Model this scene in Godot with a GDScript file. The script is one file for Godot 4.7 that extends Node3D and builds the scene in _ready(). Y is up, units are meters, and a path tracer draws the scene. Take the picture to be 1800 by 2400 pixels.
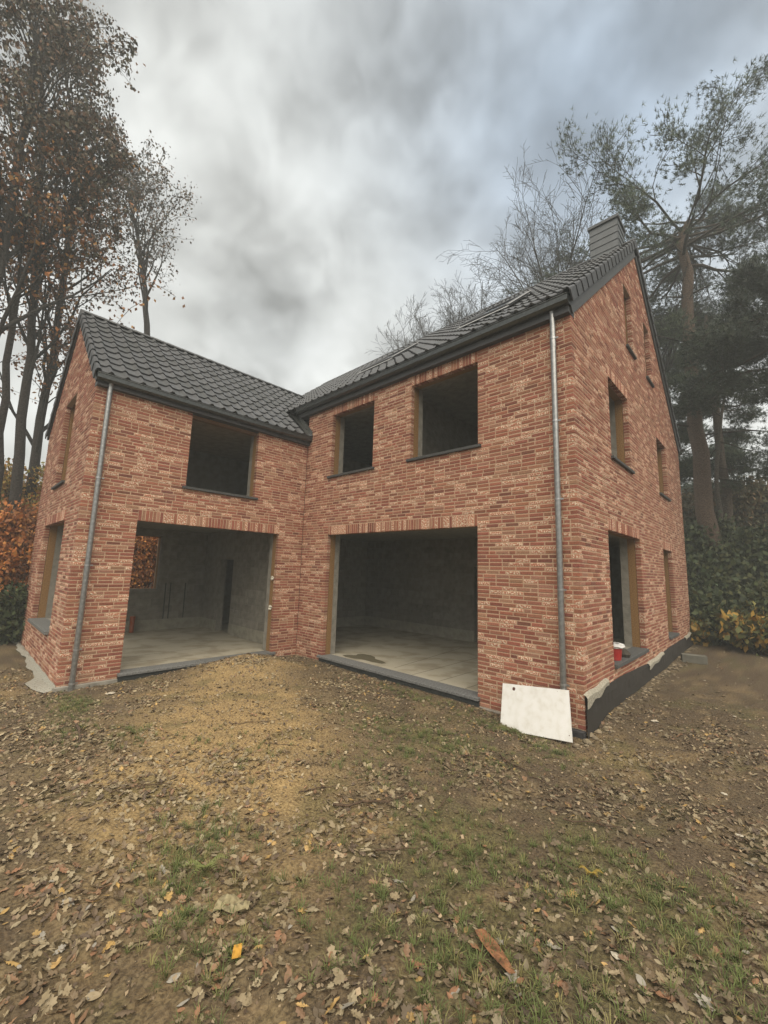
extends Node3D
# An unfinished brick house at the edge of a wood in autumn. Origin: the inner corner of the two facades, at floor level. y up, metres.

const FOCAL := 957.303          # pixels of a 1800 x 2400 picture
const CAM := Vector3(8.494, 1.928, 5.962)
const CAM_ROT := Vector3(0.14094, 0.76356, 0.03006)
const W := 6.545                # main block: x from ML to W, z from -BD to 0
const ML := -5.44
const BD := 9.37
const D := 4.563                # wing: x from LW to 0, z from 0 to D
const LW := -5.22
const CH := 0.062               # height of a brick course
const JOINT := 0.0145
const BRICK_D := 0.10
const WALL_T := 0.38
const M_EAVE := Vector2(0.17, 6.06)      # main roof: z, y of the eave
const M_RIDGE := Vector2(-4.685, 10.11)
const W_EAVE := Vector2(0.16, 5.2)       # wing roof: x, y of the eave
const W_RIDGE := Vector2(-2.61, 7.56)

var rng := RandomNumberGenerator.new()
var taken := {}
var M := {}
var noise_a := FastNoiseLite.new()
var noise_b := FastNoiseLite.new()

# ------------------------------------------------------------------ mesh builder
class MB:
	var v := PackedVector3Array()
	var n := PackedVector3Array()
	var c := PackedColorArray()
	var i := PackedInt32Array()
	func quad(a: Vector3, b: Vector3, cc: Vector3, d: Vector3, col := Color.WHITE) -> void:   # counter-clockwise from outside
		var nn := (b - a).cross(cc - a)
		if nn.length_squared() < 1e-14:
			nn = (cc - a).cross(d - a)
		nn = nn.normalized()
		var s := v.size()
		v.append(a); v.append(b); v.append(cc); v.append(d)
		for k in 4:
			n.append(nn); c.append(col)
		i.append(s); i.append(s + 2); i.append(s + 1); i.append(s); i.append(s + 3); i.append(s + 2)
	func tri(a: Vector3, b: Vector3, cc: Vector3, col := Color.WHITE) -> void:
		var nn := (b - a).cross(cc - a).normalized()
		var s := v.size()
		v.append(a); v.append(b); v.append(cc)
		for k in 3:
			n.append(nn); c.append(col)
		i.append(s); i.append(s + 2); i.append(s + 1)
	func obox(o: Vector3, ax: Vector3, ay: Vector3, az: Vector3, col := Color.WHITE) -> void:
		quad(o + ax - ay - az, o + ax + ay - az, o + ax + ay + az, o + ax - ay + az, col)
		quad(o - ax - ay + az, o - ax + ay + az, o - ax + ay - az, o - ax - ay - az, col)
		quad(o + ay - ax - az, o + ay - ax + az, o + ay + ax + az, o + ay + ax - az, col)
		quad(o - ay - ax + az, o - ay - ax - az, o - ay + ax - az, o - ay + ax + az, col)
		quad(o + az - ax - ay, o + az + ax - ay, o + az + ax + ay, o + az - ax + ay, col)
		quad(o - az - ax + ay, o - az + ax + ay, o - az + ax - ay, o - az - ax - ay, col)
	func box(a: Vector3, b: Vector3, col := Color.WHITE) -> void:
		var h := (b - a) * 0.5
		obox((a + b) * 0.5, Vector3(h.x, 0, 0), Vector3(0, h.y, 0), Vector3(0, 0, h.z), col)
	# a box with its long edges chamfered all round
	func cbox(a: Vector3, b: Vector3, ch: float, col := Color.WHITE) -> void:
		var xs := [a.x, b.x]; var ys := [a.y, b.y]; var zs := [a.z, b.z]
		var P := func(ix: int, iy: int, iz: int, face: int) -> Vector3:
			var p := Vector3(xs[ix], ys[iy], zs[iz])
			var d := Vector3(ch if ix == 0 else -ch, ch if iy == 0 else -ch, ch if iz == 0 else -ch)
			d[face] = 0.0
			return p + d
		for f in 3:
			var u := (f + 1) % 3; var w := (f + 2) % 3
			for side in 2:
				var q := []
				for e in [[0, 0], [1, 0], [1, 1], [0, 1]]:
					var ix := [0, 0, 0]; ix[f] = side; ix[u] = e[0]; ix[w] = e[1]
					q.append(P.call(ix[0], ix[1], ix[2], f))
				if side == 1: quad(q[0], q[1], q[2], q[3], col)
				else: quad(q[3], q[2], q[1], q[0], col)
		for f in 3:                       # edges parallel to axis f
			var u := (f + 1) % 3; var w := (f + 2) % 3
			for su in 2:
				for sw in 2:
					var i0 := [0, 0, 0]; i0[f] = 0; i0[u] = su; i0[w] = sw
					var i1 := [0, 0, 0]; i1[f] = 1; i1[u] = su; i1[w] = sw
					var a0: Vector3 = P.call(i0[0], i0[1], i0[2], u); var a1: Vector3 = P.call(i1[0], i1[1], i1[2], u)
					var b0: Vector3 = P.call(i0[0], i0[1], i0[2], w); var b1: Vector3 = P.call(i1[0], i1[1], i1[2], w)
					if su == sw: quad(a0, b0, b1, a1, col) 
					else: quad(a1, b1, b0, a0, col)
	func tube(pts: Array, rad: Array, sides: int, col := Color.WHITE, cap := false) -> void:
		var s0 := v.size()
		var up := Vector3(0.31, 0.2, 0.93)
		var m := pts.size()
		for k in m:
			var t: Vector3 = (pts[min(k + 1, m - 1)] - pts[max(k - 1, 0)]).normalized()
			var sx := t.cross(up).normalized()
			if sx.length_squared() < 0.01: sx = t.cross(Vector3.UP).normalized()
			var sy := sx.cross(t)
			for j in sides:
				var a := TAU * j / sides
				var d := sx * cos(a) + sy * sin(a)
				v.append(pts[k] + d * rad[k]); n.append(d); c.append(col)
		for k in m - 1:
			for j in sides:
				var a := s0 + k * sides + j; var b := s0 + k * sides + (j + 1) % sides
				i.append(a); i.append(b); i.append(a + sides); i.append(b); i.append(b + sides); i.append(a + sides)
		if cap:
			for e in [0, m - 1]:
				var s := v.size()
				var nn: Vector3 = (pts[1] - pts[0]).normalized() * -1.0 if e == 0 else (pts[m - 1] - pts[m - 2]).normalized()
				v.append(pts[e]); n.append(nn); c.append(col)
				for j in sides:
					v.append(v[s0 + e * sides + j]); n.append(nn); c.append(col)
				for j in sides:
					i.append(s); i.append(s + 1 + j); i.append(s + 1 + (j + 1) % sides)
	func lathe(o: Vector3, prof: Array, sides: int, col := Color.WHITE) -> void:   # prof: Vector2(radius, height)
		for k in prof.size() - 1:
			for j in sides:
				var a := TAU * j / sides; var b := TAU * (j + 1) / sides
				var p: Vector2 = prof[k]; var q: Vector2 = prof[k + 1]
				quad(o + Vector3(cos(b) * p.x, p.y, sin(b) * p.x), o + Vector3(cos(a) * p.x, p.y, sin(a) * p.x), o + Vector3(cos(a) * q.x, q.y, sin(a) * q.x), o + Vector3(cos(b) * q.x, q.y, sin(b) * q.x), col)
	func arrays() -> Array:
		var a := []
		a.resize(Mesh.ARRAY_MAX)
		a[Mesh.ARRAY_VERTEX] = v; a[Mesh.ARRAY_NORMAL] = n; a[Mesh.ARRAY_COLOR] = c; a[Mesh.ARRAY_INDEX] = i
		return a
	func mesh(mat: Material) -> ArrayMesh:
		var m := ArrayMesh.new()
		m.add_surface_from_arrays(Mesh.PRIMITIVE_TRIANGLES, arrays())
		m.surface_set_material(0, mat)
		return m

# ------------------------------------------------------------------ nodes
func numbered(called: String) -> String:
	var k: int = taken.get(called, 0)
	taken[called] = k + 1
	return called if k == 0 else "%s_%03d" % [called, k]

func thing(called: String, label: String, category: String, at := Vector3.ZERO, group := "") -> Node3D:
	var o := Node3D.new()
	o.name = numbered(called)
	add_child(o)
	o.position = at
	tag(o, label, category, group)
	return o

func tag(o: Node, label: String, category: String, group := "", kind := "") -> void:
	o.set_meta("label", label)
	o.set_meta("category", category)
	if group: o.set_meta("group", group)
	if kind: o.set_meta("kind", kind)

func part(called: String, mesh: Mesh, parent: Node, at := Vector3.ZERO) -> MeshInstance3D:
	var o := MeshInstance3D.new()
	o.name = called
	o.mesh = mesh
	o.position = at
	parent.add_child(o, true)
	return o

func single(called: String, mesh: Mesh, label: String, category: String, at := Vector3.ZERO, group := "") -> MeshInstance3D:
	var o := MeshInstance3D.new()
	o.name = numbered(called)
	o.mesh = mesh
	o.position = at
	add_child(o)
	tag(o, label, category, group)
	return o

# ------------------------------------------------------------------ pixels to places
func ray(px: float, py: float) -> Vector3:
	return Basis.from_euler(CAM_ROT) * Vector3((px - 900.0) / FOCAL, (1200.0 - py) / FOCAL, -1.0)

func far(px: float, py: float, dist: float) -> Vector3:    # at a horizontal distance from the camera
	var d := ray(px, py)
	return CAM + d * (dist / Vector2(d.x, d.z).length())

func on_ground(px: float, py: float) -> Vector3:
	var d := ray(px, py)
	var y := 0.0
	var p := CAM
	for k in 12:
		p = CAM + d * ((y - CAM.y) / d.y)
		y = ground_y(p.x, p.z)
	p.y = y
	return p

# ------------------------------------------------------------------ ground
func house_sdf(x: float, z: float) -> float:
	var a := Vector2(absf(x - (ML + W) * 0.5) - (W - ML) * 0.5, absf(z + BD * 0.5) - BD * 0.5)
	var b := Vector2(absf(x - LW * 0.5) + LW * 0.5, absf(z - D * 0.5) - D * 0.5)
	var da := Vector2(maxf(a.x, 0), maxf(a.y, 0)).length() + minf(maxf(a.x, a.y), 0)
	var db := Vector2(maxf(b.x, 0), maxf(b.y, 0)).length() + minf(maxf(b.x, b.y), 0)
	return minf(da, db)

func bump(x: float, z: float, cx: float, cz: float, rx: float, rz: float) -> float:
	var a := (x - cx) / rx; var b := (z - cz) / rz
	return exp(-(a * a + b * b))

func ground_y(x: float, z: float) -> float:
	var d := house_sdf(x, z)
	if d < -0.12: return -0.5
	var y := -0.15 + 0.22 * smoothstep(0.3, 5.5, d)
	y += 0.34 * bump(x, z, 1.0, 1.75, 0.95, 1.05)
	y += 0.05 * bump(x, z, 2.6, 3.2, 1.6, 1.2)
	y -= 0.05 * bump(x, z, 5.9, 0.3, 0.8, 0.4)
	if x > 3.0: y += 0.13 * smoothstep(0.4, -1.2, z) * (1.0 - 0.4 * smoothstep(0.3, 2.0, d)) + 0.07 * smoothstep(-4.0, -9.0, z)
	y += 0.07 * smoothstep(-1.0, -4.0, x) * smoothstep(4.0, 5.0, z)
	y += 2.1 * smoothstep(-10.4, -15.5, z) + 2.0 * smoothstep(-15.0, -60.0, z)
	y += 0.9 * smoothstep(-7.0, -22.0, x)
	var q := smoothstep(0.0, 0.5, d)
	y += (0.035 * noise_a.get_noise_2d(x * 60.0, z * 60.0) + 0.03 * noise_b.get_noise_2d(x * 300.0, z * 300.0)) * (0.35 + 0.65 * q)
	if d < 0.0: y = lerpf(y, -0.5, clampf(-d / 0.12, 0, 1))
	return y

func axis_steps(lo: float, a: float, b: float, hi: float, fine: float) -> PackedFloat32Array:
	var out := PackedFloat32Array()
	var left := []
	var x := a; var s := fine
	while x > lo:
		x -= s; s = minf(s * 1.16, 14.0); left.append(x)
	left.reverse()
	for q in left: out.append(q)
	x = a
	while x < b:
		out.append(x); x += fine
	s = fine
	while x < hi:
		out.append(x); x += s; s = minf(s * 1.16, 14.0)
	out.append(x)
	return out

func build_ground() -> void:
	var xs := axis_steps(-150, -0.6, 9.6, 150, 0.06)
	var zs := axis_steps(-150, -2.2, 6.3, 120, 0.06)
	var mb := MB.new()
	var nx := xs.size(); var nz := zs.size()
	var clod := FastNoiseLite.new(); clod.seed = 5; clod.frequency = 1.0; clod.fractal_octaves = 3
	var humus := Color(0.120, 0.090, 0.054); var sand := Color(0.40, 0.29, 0.14); var clay := Color(0.215, 0.162, 0.092)
	var moss := Color(0.12, 0.115, 0.045); var forest := Color(0.085, 0.05, 0.026)
	for iz in nz:
		for ix in nx:
			var x := xs[ix]; var z := zs[iz]
			var y := ground_y(x, z)
			var near := x > -3 and x < 12 and z > -6 and z < 9
			var n1 := noise_a.get_noise_2d(x * 90.0 + 40.0, z * 90.0)
			var n2 := clod.get_noise_2d(x * 1.7, z * 1.7)
			if near:
				var far_fine := house_sdf(x, z)
				if far_fine > 0.02: y += 0.022 * clod.get_noise_2d(x * 7.0, z * 7.0) + 0.012 * n2
			mb.v.append(Vector3(x, y, z))
			var s := 0.95 * bump(x, z, 3.4, 3.1, 1.5, 1.1) + 0.75 * bump(x, z, 1.3, 2.1, 1.3, 1.2) + 0.7 * bump(x, z, 4.6, 4.0, 1.6, 0.9) + 0.35 * bump(x, z, 5.3, 4.9, 1.2, 0.6) + 0.35 * bump(x, z, 6.9, 0.4, 0.9, 0.6) + 0.4 * bump(x, z, -0.5, 5.2, 1.0, 0.5)
			s = clampf(s * 1.35 + 0.6 * n1 + 0.35 * n2 - 0.15, 0, 1)
			var cl := clay.lerp(humus, smoothstep(-0.35, 0.3, n2 + 0.5 * n1 + 0.35 * smoothstep(4.8, 7.5, x)))
			var c := cl.lerp(sand, s)
			var g := smoothstep(0.1, 0.5, n1 * 0.8 - n2 * 0.6 + 0.5 * bump(x, z, 5.2, 1.7, 0.9, 0.5) + 0.6 * bump(x, z, 7.6, 2.9, 1.1, 0.9) + 0.4 * bump(x, z, 6.8, 4.0, 0.9, 0.5) + 0.4 * bump(x, z, 0.9, 4.6, 0.7, 0.3))
			c = c.lerp(moss, g * 0.5)
			var fo := clampf(smoothstep(9.0, 14.0, Vector2(x - 3.0, z + 1.0).length()), 0, 1)
			c = c.lerp(forest, fo)
			mb.c.append(c)
	for iz in nz:
		for ix in nx:
			var a := mb.v[iz * nx + maxi(ix - 1, 0)]; var b := mb.v[iz * nx + mini(ix + 1, nx - 1)]
			var e := mb.v[maxi(iz - 1, 0) * nx + ix]; var f := mb.v[mini(iz + 1, nz - 1) * nx + ix]
			mb.n.append((f - e).cross(b - a).normalized())
	for iz in nz - 1:
		for ix in nx - 1:
			var a := iz * nx + ix
			mb.i.append(a); mb.i.append(a + 1); mb.i.append(a + nx); mb.i.append(a + 1); mb.i.append(a + nx + 1); mb.i.append(a + nx)
	var o := MeshInstance3D.new()
	o.name = "ground"
	o.mesh = mb.mesh(M.soil)
	add_child(o)
	o.set_meta("label", "trodden sandy soil yard around the house"); o.set_meta("category", "ground"); o.set_meta("kind", "structure")

# ------------------------------------------------------------------ textures and materials
func noise_image(size: int, freq: float, oct: int, sd: int, type := FastNoiseLite.TYPE_SIMPLEX_SMOOTH) -> Image:
	var f := FastNoiseLite.new()
	f.seed = sd; f.frequency = freq; f.fractal_octaves = oct; f.noise_type = type
	return f.get_seamless_image(size, size)

func ramp_tex(size: int, freq: float, oct: int, sd: int, stops: Array) -> ImageTexture:   # stops: [value, Color sRGB]
	var im := noise_image(size, freq, oct, sd)
	var lut := []
	for k in 256:
		var t := k / 255.0
		var c: Color = stops[0][1]
		for q in stops.size() - 1:
			if t >= stops[q][0]:
				c = (stops[q][1] as Color).lerp(stops[q + 1][1], clampf((t - stops[q][0]) / (stops[q + 1][0] - stops[q][0]), 0, 1))
		lut.append(c)
	var src := im.get_data()
	var bytes := PackedByteArray()
	bytes.resize(size * size * 3)
	var step := src.size() / (size * size)
	for k in size * size:
		var c: Color = lut[src[k * step]]
		bytes[k * 3] = int(c.r * 255); bytes[k * 3 + 1] = int(c.g * 255); bytes[k * 3 + 2] = int(c.b * 255)
	return ImageTexture.create_from_image(Image.create_from_data(size, size, false, Image.FORMAT_RGB8, bytes))

func relief(freq: float, oct: int, sd: int, strength: float, size := 256) -> ImageTexture:
	var im := noise_image(size, freq, oct, sd)
	im.convert(Image.FORMAT_RGBA8)
	im.bump_map_to_normal_map(strength)
	return ImageTexture.create_from_image(im)

func grey(v: float) -> Color: return Color(v, v, v)

func mat(tex: Texture2D, rough: float, scale := 1.0, normal: Texture2D = null, nscale := 1.0, color := Color.WHITE) -> StandardMaterial3D:
	var m := StandardMaterial3D.new()
	m.albedo_color = color
	m.vertex_color_use_as_albedo = true
	m.roughness = rough
	if tex:
		m.albedo_texture = tex
	if normal:
		m.normal_enabled = true; m.normal_texture = normal; m.normal_scale = nscale
	if tex or normal:
		m.uv1_triplanar = true; m.uv1_world_triplanar = true; m.uv1_scale = Vector3.ONE * scale
	return m

func make_materials() -> void:
	var fine := ramp_tex(256, 0.03, 4, 11, [[0.0, grey(0.74)], [0.5, grey(0.9)], [1.0, grey(1.0)]])
	var coarse_n := relief(0.06, 4, 12, 4.0)
	M.brick = mat(fine, 0.9, 5.0, coarse_n, 0.8)
	var patch := ramp_tex(512, 0.016, 3, 21, [[0.0, Color(0.74, 0.50, 0.44)], [0.51, Color(0.82, 0.60, 0.53)], [0.57, Color(0.90, 0.76, 0.68)], [0.62, Color(1, 1, 1)], [1.0, Color(1, 1, 0.97)]])
	M.brick_pale = mat(patch, 0.92, 3.6, coarse_n, 0.8)
	M.mortar = mat(fine, 0.95, 7.0, coarse_n, 0.6)
	M.block = mat(ramp_tex(256, 0.02, 4, 31, [[0.0, grey(0.82)], [0.5, grey(0.92)], [1.0, grey(1)]]), 0.95, 0.8, coarse_n, 0.3)
	M.screed = mat(ramp_tex(512, 0.012, 5, 32, [[0.0, Color(0.80, 0.78, 0.74)], [0.40, Color(0.90, 0.89, 0.87)], [0.5, Color(0.96, 0.96, 0.95)], [1.0, Color(1, 1, 1)]]), 0.9, 0.23)
	M.board = mat(ramp_tex(256, 0.05, 3, 33, [[0.0, Color(0.72, 0.62, 0.5)], [1.0, Color(1, 1, 1)]]), 0.8, 3.0)
	M.stone = mat(ramp_tex(256, 0.03, 4, 34, [[0.0, grey(0.62)], [0.5, grey(0.85)], [1.0, grey(1)]]), 0.7, 3.0, coarse_n, 0.3)
	M.tile = mat(ramp_tex(256, 0.02, 4, 35, [[0.0, grey(0.72)], [0.5, grey(0.9)], [1.0, grey(1)]]), 0.5, 2.0, coarse_n, 0.25)
	M.slate = mat(fine, 0.6, 2.0)
	M.coated = mat(ramp_tex(256, 0.015, 3, 39, [[0.0, grey(0.9)], [1.0, grey(1)]]), 0.5, 1.0)
	M.zinc = mat(ramp_tex(256, 0.02, 4, 36, [[0.0, grey(0.75)], [1.0, grey(1)]]), 0.34, 3.0)
	M.zinc.metallic = 0.75
	M.membrane = mat(null, 0.75, 1.0)
	M.felt = mat(ramp_tex(256, 0.03, 4, 37, [[0.0, Color(0.62, 0.6, 0.55)], [0.5, Color(0.9, 0.89, 0.86)], [1.0, Color(1, 1, 1)]]), 0.85, 4.0)
	M.plastic = mat(null, 0.4)
	M.white_board = mat(ramp_tex(512, 0.008, 5, 38, [[0.0, Color(0.91, 0.90, 0.87)], [0.5, Color(0.98, 0.98, 0.97)], [1.0, Color(1, 1, 1)]]), 0.45, 1.7)
	M.soil = mat(ramp_tex(512, 0.045, 5, 41, [[0.0, Color(0.60, 0.57, 0.53)], [0.42, Color(0.82, 0.80, 0.77)], [0.62, Color(0.97, 0.96, 0.94)], [1.0, Color(1, 1, 1)]]), 1.0, 1.3, relief(0.05, 5, 42, 9.0, 512), 1.3)
	M.bark = mat(ramp_tex(256, 0.05, 4, 43, [[0.0, grey(0.45)], [0.5, grey(0.8)], [1.0, grey(1)]]), 0.95, 1.2, relief(0.05, 4, 44, 8.0), 1.0)
	M.twig = mat(null, 0.9)
	M.leaf = mat(null, 0.7)
	M.leaf.backlight = Color(0.5, 0.5, 0.5)
	M.needle = mat(null, 0.75)
	M.needle.backlight = Color(0.25, 0.25, 0.25)
	M.grass = mat(null, 0.8)
	M.grass.backlight = Color(0.4, 0.4, 0.4)
	M.dry_leaf = mat(null, 0.65)
	M.dry_leaf.backlight = Color(0.2, 0.2, 0.2)
	M.glass = mat(null, 0.06)
	M.glass.metallic = 0.0
	M.glass.metallic_specular = 0.9

# ------------------------------------------------------------------ brickwork
class Wall:
	var o: Vector3
	var u: Vector3
	var n: Vector3
	var length: float
	var rows: int
	var first_row := -4
	var holes := []         # [u0, u1, row0, row1, lintel]
	var start_even := 0     # 0: square end; 1: this wall takes the corner on even rows, -1: on odd rows
	var end_even := 0
	var gable := 0.0        # slope of a gable's two sides above `rows`, 0 if none
	var eave := 0.0
	func at(uu: float, vv: float, out: float) -> Vector3:
		return o + u * uu + Vector3.UP * vv + n * out
	func span(row: int, corner: bool, lintels: bool) -> Array:
		var a := 0.0; var b := length
		if corner:
			var even := row % 2 == 0
			if start_even != 0 and (start_even == 1) != even: a = 0.112
			if end_even != 0 and (end_even == 1) != even: b = length - 0.112
		if gable > 0.0 and row * 0.062 > eave:
			var cut := (row * 0.062 + 0.031 - eave) / gable
			a = maxf(a, cut); b = minf(b, length - cut)
		var out := [[a, b]]
		for h in holes:
			var top: int = h[3] + (3 if lintels and h[4] else 0)
			if row >= h[2] and row < top:
				var nxt := []
				for s in out:
					if h[1] <= s[0] or h[0] >= s[1]:
						nxt.append(s); continue
					if h[0] > s[0] + 0.03: nxt.append([s[0], h[0]])
					if h[1] < s[1] - 0.03: nxt.append([h[1], s[1]])
				out = nxt
		return out.filter(func(s): return s[1] - s[0] > 0.04)

func brick_tint() -> Color:
	var t := rng.randf()
	var c: Color
	if t < 0.34: c = Color(0.385, 0.140, 0.088)
	elif t < 0.60: c = Color(0.415, 0.175, 0.108)
	elif t < 0.76: c = Color(0.325, 0.112, 0.073)
	elif t < 0.93: c = Color(0.44, 0.225, 0.145)
	else: c = Color(0.26, 0.098, 0.065)
	var k := rng.randf_range(0.86, 1.16)
	return Color(c.r * k, c.g * k * rng.randf_range(0.94, 1.07), c.b * k)

func pale_tint() -> Color:
	var k := rng.randf_range(0.82, 1.06)
	return Color(0.74 * k, 0.62 * k, 0.49 * k)

# a brick: bevelled front, four sides; uu, vv are the axes of its face, nn its outward normal, half sizes hx, hy
func add_brick(mb: MB, p: Vector3, uu: Vector3, vv: Vector3, nn: Vector3, hx: float, hy: float, depth: float, col: Color, wild := 0.0018) -> void:
	var b := 0.005
	var f := []; var e := []; var r := []
	for s in [[-1, -1], [1, -1], [1, 1], [-1, 1]]:
		var jx := rng.randf_range(-wild, wild); var jy := rng.randf_range(-wild, wild)
		f.append(p + uu * (s[0] * (hx - b) + jx) + vv * (s[1] * (hy - b) + jy) + nn * rng.randf_range(-wild, wild) * 0.6)
		e.append(p + uu * (s[0] * hx + jx) + vv * (s[1] * hy + jy) - nn * 0.005)
		r.append(p + uu * s[0] * hx + vv * s[1] * hy - nn * depth)
	mb.quad(f[0], f[1], f[2], f[3], col)
	for k in 4:
		var q := (k + 1) % 4
		mb.quad(e[k], e[q], f[q], f[k], col)
		mb.quad(r[k], r[q], e[q], e[k], col)

func lay_row(a: float, b: float) -> Array:      # [[u0, u1], ...] of one run of bricks in a random bond
	var out := []
	var x := a
	var last := 0.0
	while true:
		var rem := b - x
		if rem <= 0.03: break
		if rem <= 0.225:
			out.append([x, b]); break
		var l := 0.21
		var t := rng.randf()
		if last == 0.0:
			l = 0.21 if t < 0.4 else (0.155 if t < 0.7 else 0.10)
		elif t < 0.24 and last > 0.12: l = 0.10
		if rem - l - JOINT < 0.055: l = rem - 0.10 - JOINT
		out.append([x, x + l])
		x += l + JOINT
		last = l
	return out

func outer_wall(w: Wall, house: Node3D, bulk: Array, called: String, bricks := true, single_from := [INF, 0.0, 0.0, 0.0]) -> Node3D:
	# mortar: rows with the same runs are merged
	var mo := MB.new()
	var row := w.first_row - 5
	while row < w.rows:
		var s := w.span(row, false, false)
		var r1 := row + 1
		while r1 < w.rows and str(w.span(r1, false, false)) == str(s): r1 += 1
		for q in s:
			var v0 := row * CH - JOINT * 0.5; var v1 := r1 * CH - JOINT * 0.5
			mo.obox(w.at((q[0] + q[1]) * 0.5, (v0 + v1) * 0.5, -0.0045 - 0.0475), w.u * ((q[1] - q[0]) * 0.5 - 0.004), Vector3.UP * (v1 - v0) * 0.5, w.n * 0.0475, Color(0.64, 0.44, 0.30))
		row = r1
	var wall := part(called, mo.mesh(M.mortar), house)
	if bricks:
		var n_single := 0
		for rr in range(w.first_row, w.rows):
			var v := (rr + 0.5) * CH - JOINT * 0.5
			for s in w.span(rr, true, true):
				for q in lay_row(s[0], s[1]):
					var pale := rng.randf() < 0.23
					var col := pale_tint() if pale else brick_tint()
					var cu: float = (q[0] + q[1]) * 0.5
					var proud := rng.randf_range(-0.002, 0.0025)
					var p := w.at(cu, v, proud)
					var alone: bool = cu > single_from[0] and cu < single_from[1] and v > single_from[2] and v < single_from[3] and n_single < 295
					if alone:
						var b := MB.new()
						add_brick(b, Vector3.ZERO, w.u, Vector3.UP, w.n, (q[1] - q[0]) * 0.5, (CH - JOINT) * 0.5, BRICK_D - 0.002, col)
						part("brick", b.mesh(M.brick_pale if pale else M.brick), wall, p)
						n_single += 1
					else:
						add_brick(bulk[1] if pale else bulk[0], p, w.u, Vector3.UP, w.n, (q[1] - q[0]) * 0.5, (CH - JOINT) * 0.5, BRICK_D - 0.002, col)
	return wall

func lintel(w: Wall, h: Array, house: Node3D) -> void:
	var b := MB.new()
	var v0: float = h[3] * CH - 0.03; var v1: float = (h[3] + 3) * CH - JOINT
	b.obox(w.at((h[0] + h[1]) * 0.5, (v0 + v1) * 0.5 + 0.002, -0.056), w.u * ((h[1] - h[0]) * 0.5 - 0.001), Vector3.UP * ((v1 - v0) * 0.5 - 0.002), w.n * 0.047, Color(0.64, 0.44, 0.30))
	var o := part("lintel", b.mesh(M.mortar), house)
	var n := int(round((h[1] - h[0]) / 0.0625))
	var step: float = (h[1] - h[0]) / n
	for k in n:
		var pale := rng.randf() < 0.34
		var mb := MB.new()
		add_brick(mb, Vector3.ZERO, w.u, Vector3.UP, w.n, step * 0.5 - 0.0055, (v1 - v0) * 0.5, BRICK_D - 0.004, pale_tint() if pale else brick_tint())
		part("soldier_brick", mb.mesh(M.brick_pale if pale else M.brick), o, w.at(h[0] + step * (k + 0.5), (v0 + v1) * 0.5, rng.randf_range(-0.001, 0.0015)))

# inner leaf of grey blocks with the same openings, from depth d0 to d1
func inner_leaf(w: Wall, house: Node3D, u0: float, u1: float, d0 := 0.24, d1 := 0.38) -> void:
	var mb := MB.new()
	var row := -6
	while row < w.rows:
		var s := w.span(row, false, false)
		var r1 := row + 1
		while r1 < w.rows and str(w.span(r1, false, false)) == str(s): r1 += 1
		for q in s:
			var a := maxf(q[0], u0); var b := minf(q[1], u1)
			if b > a + 0.01:
				var v0 := row * CH - JOINT * 0.5; var v1 := r1 * CH - JOINT * 0.5
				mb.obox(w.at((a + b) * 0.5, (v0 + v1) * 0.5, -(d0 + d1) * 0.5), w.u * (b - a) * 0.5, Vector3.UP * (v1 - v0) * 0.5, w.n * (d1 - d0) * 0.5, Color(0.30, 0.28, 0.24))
		row = r1
	part("inner_wall", mb.mesh(M.block), house)

# timber boards that close the cavity round an opening
func reveal(w: Wall, h: Array, house: Node3D) -> void:
	var v0: float = h[2] * CH; var v1: float = h[3] * CH - 0.012
	var t := 0.011
	for s in [0, 1]:
		var mb := MB.new()
		var uu: float = h[0] - t + 0.003 if s == 0 else h[1] + t - 0.003
		mb.obox(w.at(uu, (v0 + v1) * 0.5, -0.172), w.u * t, Vector3.UP * (v1 - v0) * 0.5, w.n * 0.067, Color(0.36, 0.225, 0.095))
		part("reveal_board", mb.mesh(M.board), house)
	var hb := MB.new()
	hb.obox(w.at((h[0] + h[1]) * 0.5, v1 + 0.006, -0.172), w.u * ((h[1] - h[0]) * 0.5 - 0.02), Vector3.UP * t, w.n * 0.0665, Color(0.36, 0.225, 0.095))
	part("reveal_board", hb.mesh(M.board), house)

func sill(w: Wall, h: Array, house: Node3D, thick: float, proud: float, wider: float, col: Color, called := "sill") -> void:
	var mb := MB.new()
	var v1: float = h[2] * CH + 0.004
	var a := w.at(h[0] - wider, v1 - thick, proud); var b := w.at(h[1] + wider, v1, -0.002)
	mb.cbox(Vector3(minf(a.x, b.x), a.y, minf(a.z, b.z)), Vector3(maxf(a.x, b.x), b.y, maxf(a.z, b.z)), 0.004, col)
	# the bed of the sill inside the opening
	var c := w.at(h[0] + 0.004, v1 - thick, -0.002); var e := w.at(h[1] - 0.004, v1, -0.238)
	mb.box(Vector3(minf(c.x, e.x), c.y, minf(c.z, e.z)), Vector3(maxf(c.x, e.x), e.y, maxf(c.z, e.z)), col)
	part(called, mb.mesh(M.stone), house)

# ------------------------------------------------------------------ roof
func tile_profile(t: float) -> float:      # height over one tile width, t in 0..1: shallow pan and a round roll
	var roll := 0.0
	var q := absf(t - 0.82) / 0.22
	if t < 0.45: q = minf(q, absf(t + 0.18) / 0.22)
	if q < 1.0: roll = 0.5 + 0.5 * cos(PI * q)
	return 0.042 * roll + 0.006 * pow(absf(t - 0.4) * 2.0, 2.0)

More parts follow.
